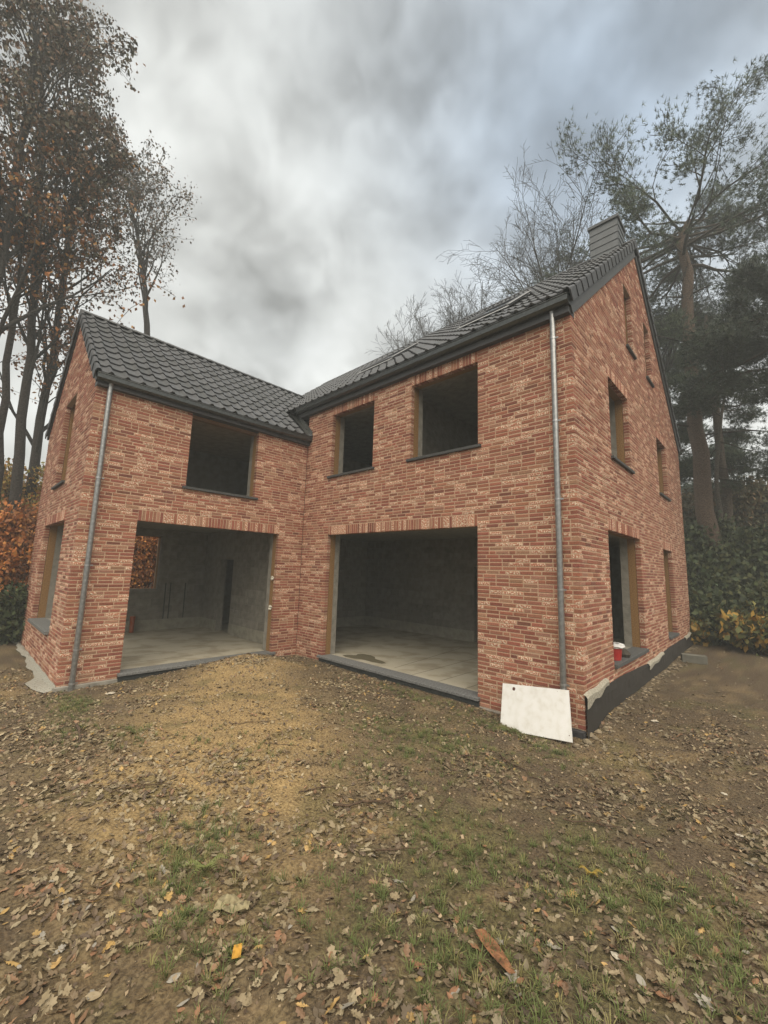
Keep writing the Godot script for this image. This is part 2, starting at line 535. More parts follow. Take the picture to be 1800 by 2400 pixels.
func tile_mesh(wid: float, exposure: float, col: Color) -> MB:
	var mb := MB.new()
	var n := 9
	var lo := []; var hi := []; var un := []
	for k in n + 1:
		var t := float(k) / n
		var z := tile_profile(t)
		lo.append(Vector3(t * wid, 0.0, z + 0.044)); hi.append(Vector3(t * wid, exposure + 0.07, z + 0.006)); un.append(Vector3(t * wid, 0.004, z + 0.012))
	var s := 0
	for k in n + 1:
		var d: Vector3 = lo[mini(k + 1, n)] - lo[maxi(k - 1, 0)]
		var nn := d.cross(hi[k] - lo[k]).normalized()
		for p in [lo[k] + Vector3(0, 0.005, 0), hi[k]]:
			mb.v.append(p); mb.n.append(nn); mb.c.append(col)
		if k < n:
			var a := k * 2
			mb.i.append(a); mb.i.append(a + 1); mb.i.append(a + 2); mb.i.append(a + 2); mb.i.append(a + 1); mb.i.append(a + 3)
	for k in n:
		var c1: Vector3 = lo[k] - Vector3(0, 0, 0.005); var c2: Vector3 = lo[k + 1] - Vector3(0, 0, 0.005)
		mb.quad(c1, c2, lo[k + 1] + Vector3(0, 0.005, 0), lo[k] + Vector3(0, 0.005, 0), col)
		mb.quad(un[k], un[k + 1], c2, c1, col)
	return mb

func append_mb(to: MB, from: MB, x: Transform3D, tint := 1.0) -> void:
	var s := to.v.size()
	for k in from.v.size():
		to.v.append(x * from.v[k]); to.n.append(x.basis * from.n[k])
		var c := from.c[k]
		to.c.append(Color(c.r * tint, c.g * tint, c.b * tint))
	for q in from.i: to.i.append(s + q)

func main_y(z: float) -> float:
	return M_EAVE.y + (M_RIDGE.y - M_EAVE.y) * (M_EAVE.x - z) / (M_EAVE.x - M_RIDGE.x)

func wing_y(x: float) -> float:
	var xx := x if x > W_RIDGE.x else 2.0 * W_RIDGE.x - x
	return W_EAVE.y + (W_RIDGE.y - W_EAVE.y) * (W_EAVE.x - xx) / (W_EAVE.x - W_RIDGE.x)

func build_roofs(house: Node3D) -> void:
	var tone := Color(0.078, 0.082, 0.089)
	var wid := 0.258
	var bulk := MB.new()
	# ---- wing
	var up := Vector3(W_RIDGE.x - W_EAVE.x, W_RIDGE.y - W_EAVE.y, 0)
	var slope_len := up.length(); up = up.normalized()
	var rows := 11
	var ex := slope_len / rows
	var protos := []
	for k in 3: protos.append(tile_mesh(wid, ex, tone * (0.82 + 0.16 * k)).mesh(M.tile))
	var proto_mb := tile_mesh(wid, ex, tone)
	var wing_deck := MB.new()
	var nrm := Vector3(-up.y, up.x, 0) * -1.0      # outward normal of the slope facing +x
	# decks, both slopes; the far slope too
	var zf := D + 0.03
	var zb := M_EAVE.x - (W_RIDGE.y - M_EAVE.y) / ((M_RIDGE.y - M_EAVE.y) / (M_EAVE.x - M_RIDGE.x)) - 0.1
	for side in [1, -1]:
		var e := W_EAVE.x if side == 1 else 2.0 * W_RIDGE.x - W_EAVE.x
		var a := Vector3(e, W_EAVE.y - 0.03, zf); var b := Vector3(W_RIDGE.x, W_RIDGE.y - 0.03, zf)
		var c := Vector3(W_RIDGE.x, W_RIDGE.y - 0.03, zb); var d := Vector3(e, W_EAVE.y - 0.03, -0.05)
		var dn := Vector3(0, -0.06, 0)
		if side == 1:
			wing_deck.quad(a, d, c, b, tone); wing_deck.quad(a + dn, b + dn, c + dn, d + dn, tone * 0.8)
			wing_deck.quad(a + dn, a, b, b + dn, tone)
		else:
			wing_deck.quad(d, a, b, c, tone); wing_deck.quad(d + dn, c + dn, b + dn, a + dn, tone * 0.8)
			wing_deck.quad(a, a + dn, b + dn, b, tone)
	var wing_roof := part("roof", wing_deck.mesh(M.slate), house)
	wing_roof.set_meta("label", "dark grey pantile roof over the wing")
	var bx := Basis(Vector3(0, 0, -1), up, nrm)
	for r in rows:
		var p := Vector3(W_EAVE.x, W_EAVE.y, 0) + up * (r * ex)
		var z_end := 0.02 if p.y + 0.3 < M_EAVE.y else M_EAVE.x - (p.y + 0.15 - M_EAVE.y) / 0.834
		var z := D + 0.05
		while z - wid * 0.5 > z_end:
			var q := Transform3D(bx, Vector3(p.x, p.y, z) + nrm * rng.randf_range(-0.004, 0.004))
			if z - wid < z_end: q.origin.z = maxf(z, z_end + wid * 0.8)
			var t := MeshInstance3D.new()
			t.name = "roof_tile"; t.mesh = protos[rng.randi() % 3]; t.transform = q
			wing_roof.add_child(t, true)
			z -= wid
		# far slope: hidden but for its edge along the gable
		var pf := Vector3(2.0 * W_RIDGE.x - p.x, p.y, 0)
		var bf := Basis(Vector3(0, 0, 1), Vector3(-up.x, up.y, 0), Vector3(-nrm.x, nrm.y, 0))
		for k in 2: append_mb(bulk, proto_mb, Transform3D(bf, Vector3(pf.x, pf.y, D + 0.05 - wid * (k + 1))))
	# verge tiles of the wing gable: a flap hangs down beside the gable
	for side in [1, -1]:
		for r in rows:
			var p := Vector3(W_EAVE.x, W_EAVE.y, 0) + up * (r * ex)
			var ud := up; var nd := nrm
			if side == -1:
				p.x = 2.0 * W_RIDGE.x - p.x; ud = Vector3(-up.x, up.y, 0); nd = Vector3(-nrm.x, nrm.y, 0)
			verge(wing_roof, p + Vector3(0, 0, D + 0.055), ud, nd, Vector3(0, 0, 1), ex, tone)
	# ridge tiles
	var z2 := D + 0.06
	while z2 > zb + 0.1:
		ridge_tile(wing_roof, Vector3(W_RIDGE.x, W_RIDGE.y + 0.005, z2), Vector3(0, 0, -1), 0.40, tone)
		z2 -= 0.37
	# ---- main
	var mu := Vector3(0, M_RIDGE.y - M_EAVE.y, M_RIDGE.x - M_EAVE.x)
	var ml := mu.length(); mu = mu.normalized()
	var mn := Vector3(0, -mu.z, mu.y)
	var mrows := 18
	var mex := ml / mrows
	var deck := MB.new()
	var dn2 := Vector3(0, -0.06, 0)
	for side in [1, -1]:
		var e := M_EAVE.x if side == 1 else 2.0 * M_RIDGE.x - M_EAVE.x
		var a := Vector3(ML - 0.04, M_EAVE.y - 0.03, e); var b := Vector3(W + 0.03, M_EAVE.y - 0.03, e)
		var c := Vector3(W + 0.03, M_RIDGE.y - 0.03, M_RIDGE.x); var d := Vector3(ML - 0.04, M_RIDGE.y - 0.03, M_RIDGE.x)
		if side == 1:
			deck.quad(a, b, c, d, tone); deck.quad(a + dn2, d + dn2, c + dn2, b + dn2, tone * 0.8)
		else:
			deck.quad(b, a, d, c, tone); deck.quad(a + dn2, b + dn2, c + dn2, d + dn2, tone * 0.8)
	var roof := part("roof", deck.mesh(M.slate), house)
	roof.set_meta("label", "dark grey pantile roof over the main block")
	var mproto := tile_mesh(wid, mex, tone)
	var mprotos := []
	for k in 3: mprotos.append(tile_mesh(wid, mex, tone * (0.82 + 0.16 * k)).mesh(M.tile))
	var mb_basis := Basis(Vector3(1, 0, 0), mu, mn)
	var alone := 0
	for r in mrows:
		var p := Vector3(0, M_EAVE.y, M_EAVE.x) + mu * (r * mex)
		var x := W + 0.05 - wid
		while x > ML - 0.1:
			var mid := x + wid * 0.5
			var hid: bool = mid < 0.0 and p.y + 0.2 < wing_y(mid)
			var sky := false
			for s in [[3.8, 4.95], [0.6, 1.75]]:
				if mid > s[0] and mid < s[1] and r >= 5 and r < 9: sky = true
			if not hid and not sky:
				var q := Transform3D(mb_basis, Vector3(x, p.y, p.z) + mn * rng.randf_range(-0.004, 0.004))
				if mid > 4.6 and alone < 75:
					alone += 1
					var t := MeshInstance3D.new()
					t.name = "roof_tile"; t.mesh = mprotos[rng.randi() % 3]; t.transform = q
					roof.add_child(t, true)
				else: append_mb(bulk, mproto, q, rng.randf_range(0.82, 1.15))
			x -= wid
		var bb := Basis(Vector3(-1, 0, 0), Vector3(0, mu.y, -mu.z), Vector3(0, mn.y, -mn.z))
		for k in 2: append_mb(bulk, mproto, Transform3D(bb, Vector3(W + 0.05 - wid * k, p.y, 2.0 * M_RIDGE.x - p.z)))
		verge(roof, Vector3(W + 0.055, p.y, p.z), mu, mn, Vector3(1, 0, 0), mex, tone)
		verge(roof, Vector3(W + 0.055, p.y, 2.0 * M_RIDGE.x - p.z), Vector3(0, mu.y, -mu.z), Vector3(0, mn.y, -mn.z), Vector3(1, 0, 0), mex, tone)
		if p.y > 8.0: verge(roof, Vector3(ML - 0.06, p.y, p.z), mu, mn, Vector3(-1, 0, 0), mex, tone)
	var x2 := W + 0.06
	while x2 > ML:
		ridge_tile(roof, Vector3(x2, M_RIDGE.y + 0.005, M_RIDGE.x), Vector3(-1, 0, 0), 0.40, tone)
		x2 -= 0.37
	var rest := part("roof_tiles", bulk.mesh(M.tile), house)
	rest.set_meta("kind", "stuff")
	# boards under the verges
	var vb := MB.new()
	for side in [1, -1]:
		var e := W_EAVE.x if side == 1 else 2.0 * W_RIDGE.x - W_EAVE.x
		var p0 := Vector3(e, W_EAVE.y, D + 0.016); var p1 := Vector3(W_RIDGE.x, W_RIDGE.y, D + 0.016)
		plank(vb, p0, p1, -0.05, -0.17, 0.012, Vector3(0, 0, 1), Color(0.06, 0.063, 0.067))
	part("verge_board", vb.mesh(M.coated), house)
	var vb2 := MB.new()
	for side in [1, -1]:
		var e := M_EAVE.x if side == 1 else 2.0 * M_RIDGE.x - M_EAVE.x
		plank(vb2, Vector3(W + 0.018, M_EAVE.y, e), Vector3(W + 0.018, M_RIDGE.y, M_RIDGE.x), -0.05, -0.30, 0.014, Vector3(1, 0, 0), Color(0.075, 0.08, 0.086))
	part("verge_board", vb2.mesh(M.coated), house)
	# skylights
	for s in [[3.82, 4.93], [0.62, 1.73]]:
		var p0 := Vector3(s[0], M_EAVE.y, M_EAVE.x) + mu * (mex * 5.3) + mn * 0.07
		var l := mex * 3.9
		var f := MB.new()
		var wd := Vector3(s[1] - s[0], 0, 0)
		var cx := p0 + wd * 0.5 + mu * l * 0.5
		f.obox(p0 + wd * 0.5 + mu * 0.045 + mn * 0.03, wd * 0.5, mu * 0.045, mn * 0.035, Color(0.10, 0.105, 0.11))
		f.obox(p0 + wd * 0.5 + mu * (l - 0.045) + mn * 0.03, wd * 0.5, mu * 0.045, mn * 0.035, Color(0.10, 0.105, 0.11))
		for q in [0.045, s[1] - s[0] - 0.045]:
			f.obox(p0 + Vector3(q, 0, 0) + mu * l * 0.5 + mn * 0.03, Vector3(0.045, 0, 0), mu * (l * 0.5 - 0.09), mn * 0.034, Color(0.10, 0.105, 0.11))
		var apron := MB.new()
		apron.obox(p0 + wd * 0.5 - mu * 0.10 + mn * 0.02, wd * 0.54, mu * 0.10, mn * 0.006, Color(0.50, 0.51, 0.52))
		for q in [-0.03, s[1] - s[0] + 0.03]: apron.obox(p0 + Vector3(q, 0, 0) + mu * l * 0.5 + mn * 0.05, Vector3(0.03, 0, 0), mu * l * 0.5, mn * 0.006, Color(0.50, 0.51, 0.52))
		var sk := part("skylight", f.mesh(M.coated), house)
		part("flashing", apron.mesh(M.coated), sk)
		var g := MB.new()
		g.obox(cx + mn * 0.035, wd * 0.5 - Vector3(0.09, 0, 0), mu * (l * 0.5 - 0.09), mn * 0.006, Color(0.05, 0.06, 0.07))
		part("pane", g.mesh(M.glass), sk)
	# lead valley where the wing roof meets the facade
	var lead := MB.new()
	var la := Vector3(W_EAVE.x + 0.03, W_EAVE.y + 0.04, 0.012); var lb := Vector3(W_EAVE.x - 0.75, W_EAVE.y + 0.04 + 0.92 * 0.78, 0.012)
	lead.quad(la + Vector3(0, 0.0, 0.16), la, lb, lb + Vector3(0, 0, 0.16), Color(0.2, 0.21, 0.2))
	lead.quad(la + Vector3(0, 0.13, 0), lb + Vector3(0, 0.16, 0), lb, la, Color(0.2, 0.21, 0.2))
	part("flashing", lead.mesh(M.zinc), house)
	# chimney clad in five anthracite boards on each side
	var ch := thing_part("chimney", house)
	var core := MB.new()
	core.box(Vector3(5.69, 9.2, -4.92), Vector3(6.30, 10.70, -4.31), Color(0.055, 0.06, 0.065))
	part("shaft", core.mesh(M.coated), ch)
	for k in 6:
		var y0 := 9.56 + k * 0.19
		for side in 3:
			var b := MB.new()
			var col := Color(0.105, 0.116, 0.126)
			var tl := 0.010
			if side == 0: b.obox(Vector3(5.995, y0 + 0.093, -4.300), Vector3(0.315, 0, 0), Vector3(0, 0.092, -0.007), Vector3(0, 0.0, 0.011), col)
			elif side == 1: b.obox(Vector3(6.311, y0 + 0.093, -4.615), Vector3(0.011, 0, 0), Vector3(-0.007, 0.092, 0), Vector3(0, 0, 0.305), col)
			else: b.obox(Vector3(5.679, y0 + 0.093, -4.615), Vector3(0.011, 0, 0), Vector3(0.007, 0.092, 0), Vector3(0, 0, 0.305), col)
			part("cladding_board", b.mesh(M.coated), ch)
	var cap := MB.new()
	cap.cbox(Vector3(5.64, 10.70, -4.97), Vector3(6.35, 10.78, -4.255), 0.006, Color(0.09, 0.098, 0.105))
	part("cap", cap.mesh(M.coated), ch)

func thing_part(called: String, parent: Node) -> Node3D:
	var o := Node3D.new(); o.name = called
	parent.add_child(o, true)
	return o

func plank(mb: MB, p0: Vector3, p1: Vector3, off0: float, off1: float, t: float, side: Vector3, col: Color) -> void:
	var d := (p1 - p0).normalized()
	var nn := side.cross(d).normalized()
	if nn.y < 0: nn = -nn
	var c := (p0 + p1) * 0.5 + nn * (off0 + off1) * 0.5
	mb.obox(c, d * (p1 - p0).length() * 0.5, nn * absf(off0 - off1) * 0.5, d.cross(nn) * t, col)

func verge(roof: Node3D, p: Vector3, up: Vector3, nn: Vector3, out: Vector3, ex: float, tone: Color) -> void:
	var mb := MB.new()
	var hx := ex * 0.5 + 0.02
	# flap, its lower end a little prouder than its upper end, and the roll on top
	mb.obox(up * hx - nn * 0.045 + out * 0.004, up * hx + out * -0.008, nn * 0.085, out * 0.011, tone * 0.95)
	var pts := []; var rad := []
	for k in 3:
		pts.append(up * (hx * k) - out * 0.03 + nn * (0.048 - 0.014 * k)); rad.append(0.042)
	mb.tube(pts, rad, 8, tone, true)
	part("verge_tile", mb.mesh(M.tile), roof, p)

func ridge_tile(roof: Node3D, p: Vector3, dir: Vector3, l: float, tone: Color) -> void:
	var mb := MB.new()
	var side := dir.cross(Vector3.UP)
	var n := 8
	for k in n:
		var a := PI * (0.02 + 0.96 * k / n); var b := PI * (0.02 + 0.96 * (k + 1) / n)
		var A := side * cos(a) * 0.125 + Vector3.UP * (sin(a) * 0.085 - 0.02); var B := side * cos(b) * 0.125 + Vector3.UP * (sin(b) * 0.085 - 0.02)
		mb.quad(A * 1.06, A * 0.97 + dir * l, B * 0.97 + dir * l, B * 1.06, tone)
		mb.quad(A * 1.06, B * 1.06, B * 0.85, A * 0.85, tone)
	part("ridge_tile", mb.mesh(M.tile), roof, p)

# ------------------------------------------------------------------ gutters and pipes
func gutter(house: Node3D, a: Vector3, b: Vector3, out: Vector3, h: float, d: float) -> void:
	# an open trough: back, bottom and a front with a rolled lip; a and b: ends of its top back edge
	var mb := MB.new()
	var prof := [Vector2(0, 0), Vector2(0, -h), Vector2(d * 0.72, -h), Vector2(d, -h * 0.72), Vector2(d, 0.0)]
	var col := Color(0.115, 0.122, 0.125)
	var P := func(e: Vector3, q: Vector2) -> Vector3: return e + out * q.x + Vector3.UP * q.y
	for k in prof.size() - 1:
		mb.quad(P.call(a, prof[k]), P.call(a, prof[k + 1]), P.call(b, prof[k + 1]), P.call(b, prof[k]), col)
	for e in [a, b]:
		mb.quad(P.call(e, prof[0]), P.call(e, prof[1]), P.call(e, prof[2]), P.call(e, prof[4]), col)
		mb.tri(P.call(e, prof[2]), P.call(e, prof[3]), P.call(e, prof[4]), col)
	mb.tube([a + out * d, b + out * d], [0.011, 0.011], 8, col, true)
	var g := part("gutter", mb.mesh(M.zinc), house)
	var l := (b - a).length()
	var n := int(l / 0.62)
	for k in n:
		var p := a.lerp(b, (k + 0.7) / (n + 0.4))
		var s := MB.new()
		s.obox(out * (d * 0.5) + Vector3.UP * 0.006, (b - a).normalized() * 0.012, Vector3.UP * 0.003, out * (d * 0.5 + 0.014), col * 0.8)
		part("strap", s.mesh(M.zinc), g, p)

func downpipe(house: Node3D, p: Vector3, y0: float, y1: float, brackets: Array, out: Vector3, swan: Vector3) -> void:
	var mb := MB.new()
	var r := 0.041
	mb.tube([Vector3(p.x, y0, p.z), Vector3(p.x, y1 - 0.12, p.z), Vector3(p.x, y1 - 0.05, p.z) + swan * 0.2, Vector3(p.x, y1, p.z) + swan * 0.6], [r, r, r, r], 18, Color(0.42, 0.43, 0.43))
	var pipe := part("downpipe", mb.mesh(M.zinc), house)
	for y in brackets:
		var b := MB.new()
		b.tube([Vector3(0, -0.012, 0), Vector3(0, 0.012, 0)], [r + 0.006, r + 0.006], 18, Color(0.6, 0.61, 0.62), true)
		b.obox(-out * 0.04, out * 0.03, Vector3.UP * 0.008, Vector3.UP.cross(out) * 0.005, Color(0.5, 0.5, 0.5))
		b.obox(Vector3.UP.cross(out) * 0.06, out * 0.004, Vector3.UP * 0.012, Vector3.UP.cross(out) * 0.02, Color(0.5, 0.5, 0.5))
		part("bracket", b.mesh(M.zinc), pipe, Vector3(p.x, y, p.z))
		var s := MB.new()
		s.tube([Vector3(0, -0.15, 0), Vector3(0, -0.05, 0)], [r + 0.003, r + 0.003], 18, Color(0.42, 0.43, 0.43), true)
		part("sleeve", s.mesh(M.zinc), pipe, Vector3(p.x, y, p.z))

# ------------------------------------------------------------------ the house
func build_house() -> void:
	var house := thing("brick_house", "unfinished red brick house in an L shape with dark tiled roofs and empty window openings", "house")
	var bulk := [MB.new(), MB.new()]
	var A := Wall.new()
	A.o = Vector3.ZERO; A.u = Vector3(1, 0, 0); A.n = Vector3(0, 0, 1); A.length = W; A.rows = 94
	A.end_even = 1
	A.holes = [[0.996, 4.946, -30, 44, true], [0.98, 2.395, 66, 91, true], [3.45, 4.958, 66, 91, true]]
	outer_wall(A, house, bulk, "facade_wall", true, [4.95, 6.6, -0.2, 2.85])
	var G := Wall.new()
	G.o = Vector3(W, 0, 0); G.u = Vector3(0, 0, -1); G.n = Vector3(1, 0, 0); G.length = BD; G.rows = 164
	G.start_even = -1
	G.gable = 0.834; G.eave = 5.95
	G.holes = [[1.416, 3.619, 9, 44, true], [5.94, 7.1, 9, 43, true], [1.85, 3.21, 65, 90, true], [5.98, 7.16, 65, 89, true], [3.4, 4.02, 110, 134, false], [5.26, 5.88, 110, 134, false]]
	outer_wall(G, house, bulk, "gable_wall")
	var L := Wall.new()
	L.o = Vector3(0, 0, D); L.u = Vector3(0, 0, -1); L.n = Vector3(1, 0, 0); L.length = D; L.rows = 82
	L.start_even = 1
	L.holes = [[D - 3.674, D - 0.672, -30, 44, true], [D - 2.885, D - 1.372, 56, 200, false]]
	outer_wall(L, house, bulk, "facade_wall")
	var Q := Wall.new()
	Q.o = Vector3(LW, 0, D); Q.u = Vector3(1, 0, 0); Q.n = Vector3(0, 0, 1); Q.length = -LW; Q.rows = 121
	Q.end_even = -1
	Q.gable = 0.852; Q.eave = 5.12
	Q.holes = [[-3.692 - LW, -1.264 - LW, 10, 44, true], [-3.114 - LW, -1.879 - LW, 57, 88, false]]
	outer_wall(Q, house, bulk, "gable_wall")
	# walls round the back: no brickwork shows
	var B := Wall.new()
	B.o = Vector3(W, 0, -BD); B.u = Vector3(-1, 0, 0); B.n = Vector3(0, 0, -1); B.length = W - ML; B.rows = 94
	B.holes = [[6.2, 8.0, 12, 42, false]]
	outer_wall(B, house, bulk, "rear_wall", false)
	var S := Wall.new()
	S.o = Vector3(ML, 0, -BD); S.u = Vector3(0, 0, 1); S.n = Vector3(-1, 0, 0); S.length = BD; S.rows = 164
	S.gable = 0.834; S.eave = 5.95
	outer_wall(S, house, bulk, "rear_wall", false)
	var T := Wall.new()
	T.o = Vector3(LW, 0, 0.02); T.u = Vector3(0, 0, 1); T.n = Vector3(-1, 0, 0); T.length = D - 0.12; T.rows = 82
	T.holes = [[1.63, 3.1, 19, 44, false]]
	outer_wall(T, house, bulk, "rear_wall", false)
	# the rest of the bricks
	var am := ArrayMesh.new()
	for k in 2:
		am.add_surface_from_arrays(Mesh.PRIMITIVE_TRIANGLES, (bulk[k] as MB).arrays())
		am.surface_set_material(k, M.brick if k == 0 else M.brick_pale)
	part("brickwork", am, house).set_meta("kind", "stuff")
	for w in [A, G, L, Q]:
		for h in w.holes:
			if h[4]: lintel(w, h, house)
			var hh: Array = h.duplicate()
			if hh[2] < 0: hh[2] = 0
			if hh[3] > 100 and w == L: hh[3] = 81
			reveal(w, hh, house)
	reveal(T, T.holes[0], house)
	# grey inner leaf
	var t := 0.24
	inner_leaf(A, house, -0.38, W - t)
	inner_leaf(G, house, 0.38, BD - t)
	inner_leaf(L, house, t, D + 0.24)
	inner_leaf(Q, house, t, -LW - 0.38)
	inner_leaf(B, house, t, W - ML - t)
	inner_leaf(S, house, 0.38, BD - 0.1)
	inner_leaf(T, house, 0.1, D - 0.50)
	# sills and thresholds
	var dark_stone := Color(0.085, 0.088, 0.09); var pale_stone := Color(0.22, 0.225, 0.22)
	for h in [A.holes[1], A.holes[2]]: sill(A, h, house, 0.05, 0.05, 0.07, dark_stone)
	sill(L, L.holes[1], house, 0.05, 0.05, 0.07, dark_stone)
	for h in [G.holes[2], G.holes[3], G.holes[4], G.holes[5]]: sill(G, h, house, 0.05, 0.05, 0.06, dark_stone)
	for h in [G.holes[0], G.holes[1]]: sill(G, h, house, 0.06, 0.045, 0.0, Color(0.13, 0.135, 0.135))
	sill(Q, Q.holes[0], house, 0.06, 0.06, -0.002, pale_stone)
	sill(Q, Q.holes[1], house, 0.05, 0.05, 0.05, dark_stone)
	var th := MB.new()
	th.cbox(Vector3(0.90, -0.05, -0.24), Vector3(2.55, 0.0, 0.075), 0.005, Color(0.24, 0.245, 0.24))
	part("threshold", th.mesh(M.stone), house)
	var th1 := MB.new()
	th1.cbox(Vector3(2.556, -0.05, -0.24), Vector3(4.99, -0.002, 0.072), 0.005, Color(0.22, 0.225, 0.225))
	part("threshold", th1.mesh(M.stone), house)
	var th2 := MB.new()
	th2.cbox(Vector3(-0.24, -0.05, 0.60), Vector3(0.075, 0.0, 2.2), 0.005, Color(0.22, 0.225, 0.22))
	part("threshold", th2.mesh(M.stone), house)
	var th3 := MB.new()
	th3.cbox(Vector3(-0.24, -0.05, 2.206), Vector3(0.075, -0.002, 3.72), 0.005, Color(0.24, 0.245, 0.24))
	part("threshold", th3.mesh(M.stone), house)
	var base := MB.new()
	base.box(Vector3(0.93, -0.6, -0.23), Vector3(4.98, -0.052, 0.03), Color(0.035, 0.036, 0.036))
	base.box(Vector3(-0.23, -0.6, 0.62), Vector3(0.03, -0.052, 3.71), Color(0.035, 0.036, 0.036))
	part("plinth", base.mesh(M.membrane), house)
	# concrete strip under the wing facade and the pier
	var cs := MB.new()
	cs.cbox(Vector3(-0.02, -0.6, 3.712), Vector3(0.055, -0.085, D + 0.04), 0.01, Color(0.33, 0.31, 0.27))
	cs.cbox(Vector3(4.985, -0.6, -0.02), Vector3(W - 0.3, -0.13, 0.05), 0.01, Color(0.30, 0.27, 0.23))
	part("plinth", cs.mesh(M.block), house)
	build_floors(house)
	build_roofs(house)
	# fascias and gutters
	var fa := MB.new()
	fa.box(Vector3(-0.3, 5.815, -0.14), Vector3(W + 0.005, 5.93, 0.10), Color(0.055, 0.058, 0.06))
	fa.box(Vector3(-0.1, 5.018, 0.003), Vector3(0.09, 5.11, D + 0.005), Color(0.055, 0.058, 0.06))
	part("fascia", fa.mesh(M.coated), house)
	gutter(house, Vector3(-0.34, 6.045, 0.055), Vector3(W + 0.03, 6.045, 0.055), Vector3(0, 0, 1), 0.125, 0.155)
	gutter(house, Vector3(0.045, 5.205, 0.01), Vector3(0.045, 5.205, D + 0.035), Vector3(1, 0, 0), 0.115, 0.15)
	gutter(house, Vector3(W + 0.03, 6.045, -BD - 0.055), Vector3(W - 3.0, 6.045, -BD - 0.055), Vector3(0, 0, -1), 0.125, 0.155)
	downpipe(house, Vector3(6.30, 0, 0.068), -0.25, 5.97, [5.49, 4.18, 3.01, 1.73, 0.47], Vector3(0, 0, 1), Vector3(0, 0, 0.06))
	downpipe(house, Vector3(0.068, 0, 4.365), -0.2, 5.13, [3.37, 1.86, 0.48, -0.05], Vector3(1, 0, 0), Vector3(0.06, 0, 0))
	build_damp_sheets(house)

